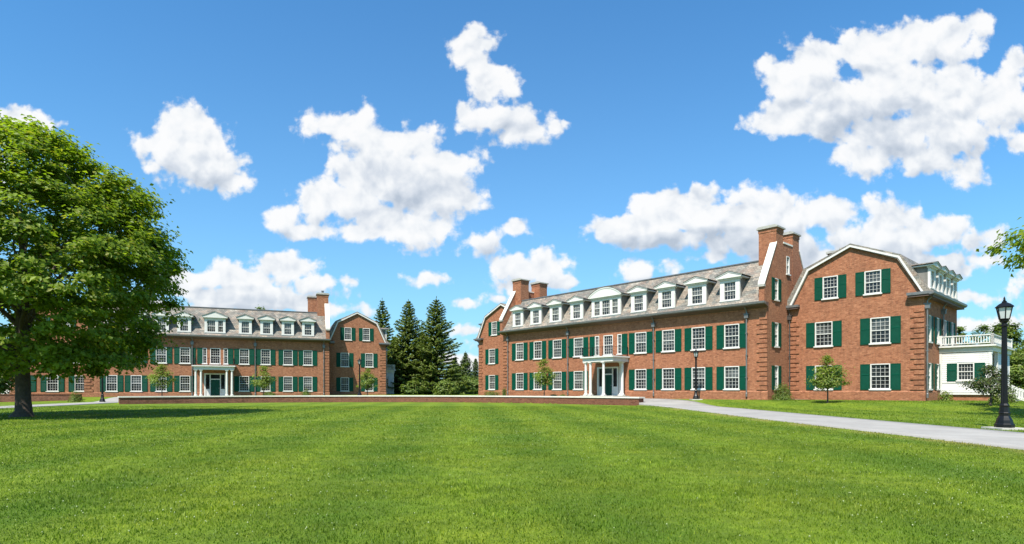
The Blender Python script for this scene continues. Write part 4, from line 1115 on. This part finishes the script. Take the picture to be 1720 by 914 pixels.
def blob_field(vec):
    fld = None
    for (x, y, a, b) in BLOBS:
        a, b = a*1.07, b*1.07
        m_ = N(nt, 'ShaderNodeVectorMath', operation='MULTIPLY_ADD'); L(nt, vec, m_.inputs[0])
        m_.inputs[1].default_value = (FPX/a, FPX/b, 0); m_.inputs[2].default_value = (-(x-CX)/a, -(HY-y)/b, 0)
        l_ = N(nt, 'ShaderNodeVectorMath', operation='LENGTH'); L(nt, m_.outputs[0], l_.inputs[0])
        k_ = (math.sqrt(a*b)/36.0)**.7
        v_ = math_(nt, 'MULTIPLY_ADD', l_.outputs['Value'], -k_, k_)
        fld = v_ if fld is None else math_(nt, 'SMOOTH_MAX', fld, v_, .25)
    return fld
fld = blob_field(P_)
offu = N(nt, 'ShaderNodeVectorMath', operation='ADD'); L(nt, P_, offu.inputs[0]); offu.inputs[1].default_value = (-.006, .022, 0)
fup = math_(nt, 'MINIMUM', blob_field(offu.outputs[0]), 1.6)
n1 = vnoise(cb.outputs[0], 17, 9, .60).outputs['Fac']
def billow(vec):
    v = N(nt, 'ShaderNodeTexVoronoi', feature='SMOOTH_F1', voronoi_dimensions='2D'); L(nt, vec, v.inputs['Vector']); v.inputs['Scale'].default_value = 24
    v.inputs['Detail'].default_value = 2; v.inputs['Roughness'].default_value = .5; v.inputs['Smoothness'].default_value = .4
    return v.outputs['Distance']
bil = billow(P_)
n1b = math_(nt, 'ADD', math_(nt, 'MULTIPLY_ADD', n1, 2.6, -.98), math_(nt, 'MULTIPLY_ADD', bil, -.7, .2))
dens = math_(nt, 'ADD', fld, n1b)
al = N(nt, 'ShaderNodeMapRange', interpolation_type='SMOOTHSTEP'); L(nt, dens, al.inputs[0])
al.inputs[1].default_value = -.12; al.inputs[2].default_value = .42
# relief: the same billows seen a little towards the sun
off = N(nt, 'ShaderNodeVectorMath', operation='ADD'); L(nt, P_, off.inputs[0]); off.inputs[1].default_value = (-.008, .020, 0)
r1 = vnoise(P_, 15, 6, .55).outputs['Fac']; r2 = vnoise(off.outputs[0], 15, 6, .55).outputs['Fac']
rel = math_(nt, 'ADD', math_(nt, 'MULTIPLY', math_(nt, 'SUBTRACT', r1, r2), 1.3), math_(nt, 'MULTIPLY', math_(nt, 'SUBTRACT', billow(off.outputs[0]), bil), .35))
SHADE = [(690,325,90,32,.5),(640,300,60,30,.3),(1470,215,110,45,.5),(1390,190,60,40,.3),(1250,420,190,26,.6),(1500,430,150,26,.55),(1110,408,80,16,.5),(330,290,70,24,.3),(850,215,60,18,.35),(450,505,160,16,.5),(890,480,60,14,.35),(815,425,35,9,.3),(1600,245,70,25,.3)]
shd = None
for (x, y, a, b, s_) in SHADE:
    q = N(nt, 'ShaderNodeVectorMath', operation='SUBTRACT'); L(nt, P_, q.inputs[0]); q.inputs[1].default_value = ((x-CX)/FPX, (HY-y)/FPX, 0)
    m_ = N(nt, 'ShaderNodeVectorMath', operation='MULTIPLY'); L(nt, q.outputs[0], m_.inputs[0]); m_.inputs[1].default_value = (FPX/a/1.5, FPX/b/1.5, 0)
    l_ = N(nt, 'ShaderNodeVectorMath', operation='LENGTH'); L(nt, m_.outputs[0], l_.inputs[0])
    v_ = math_(nt, 'MULTIPLY_ADD', l_.outputs['Value'], -s_, s_)
    shd = v_ if shd is None else math_(nt, 'MAXIMUM', shd, v_)
shd = math_(nt, 'MAXIMUM', shd, 0.0)
under = math_(nt, 'MULTIPLY', math_(nt, 'MAXIMUM', math_(nt, 'SUBTRACT', fup, math_(nt, 'MINIMUM', fld, 1.6)), 0.0), .5)
shd = math_(nt, 'MULTIPLY', math_(nt, 'ADD', shd, under), math_(nt, 'MULTIPLY_ADD', n1, 1.6, .2))
br_ = math_(nt, 'SUBTRACT', math_(nt, 'ADD', .86, rel), shd, clamp=True)
ccol = ramp(nt, br_, [(.0, (.50, .57, .67)), (.45, (.72, .77, .84)), (.8, (.93, .95, .97)), (1, (1.0, 1.0, 1.0))])
# sky
hsv = N(nt, 'ShaderNodeHueSaturation'); L(nt, sky.outputs[0], hsv.inputs['Color']); hsv.inputs['Saturation'].default_value = 1.22
skys = N(nt, 'ShaderNodeVectorMath', operation='MULTIPLY'); L(nt, hsv.outputs[0], skys.inputs[0]); skys.inputs[1].default_value = (.80, 1.36, 1.48)
cs = N(nt, 'ShaderNodeVectorMath', operation='SCALE'); L(nt, ccol, cs.inputs[0]); cs.inputs['Scale'].default_value = 1.0/SKY_STRENGTH/EXPO
hz = math_(nt, 'MULTIPLY', math_(nt, 'EXPONENT', math_(nt, 'MULTIPLY', math_(nt, 'MAXIMUM', vv, 0.0), -3.2)), .62)
hzc = tuple(c/SKY_STRENGTH/EXPO for c in (.45, .69, .90))
skyc = mixc(nt, hz, skys.outputs[0], hzc)
mask = math_(nt, 'MULTIPLY', al.outputs[0], math_(nt, 'MULTIPLY', math_(nt, 'GREATER_THAN', sp.outputs[2], 0.0), math_(nt, 'GREATER_THAN', sp.outputs[1], 0.0)))
fin = mixc(nt, math_(nt, 'MULTIPLY', mask, .97), skyc, cs.outputs[0])
L(nt, fin, bg.inputs['Color']); bg.inputs['Strength'].default_value = SKY_STRENGTH

sd = bpy.data.lights.new('sun', 'SUN'); sd.energy = 4.8; sd.angle = R(.53); sd.color = (1.0, .93, .82)
so = bpy.data.objects.new('sun', sd); COL.objects.link(so)
tosun = Vector((SUN_AZ.x*math.cos(SUN_EL), SUN_AZ.y*math.cos(SUN_EL), math.sin(SUN_EL)))
so.rotation_euler = tosun.to_track_quat('Z', 'Y').to_euler(); so.location = (0, 0, 60)

# ------------------------------------------------------------------ camera
cd = bpy.data.cameras.new('camera'); cd.sensor_fit = 'HORIZONTAL'; cd.sensor_width = 36; cd.lens = FPX/1720*36
cd.shift_y = (HY-457)/1720; cd.clip_end = 6000
co = bpy.data.objects.new('camera', cd); COL.objects.link(co); co.location = (0, 0, CAMZ); co.rotation_euler = (R(90), 0, 0)
S.camera = co
vs = S.view_settings; vs.view_transform = 'Standard'; vs.look = 'None'; vs.exposure = 0.85; vs.gamma = 1; vs.use_curve_mapping = False
S.render.engine = 'CYCLES'; S.cycles.use_denoising = True; S.cycles.max_bounces = 6; S.cycles.transparent_max_bounces = 4
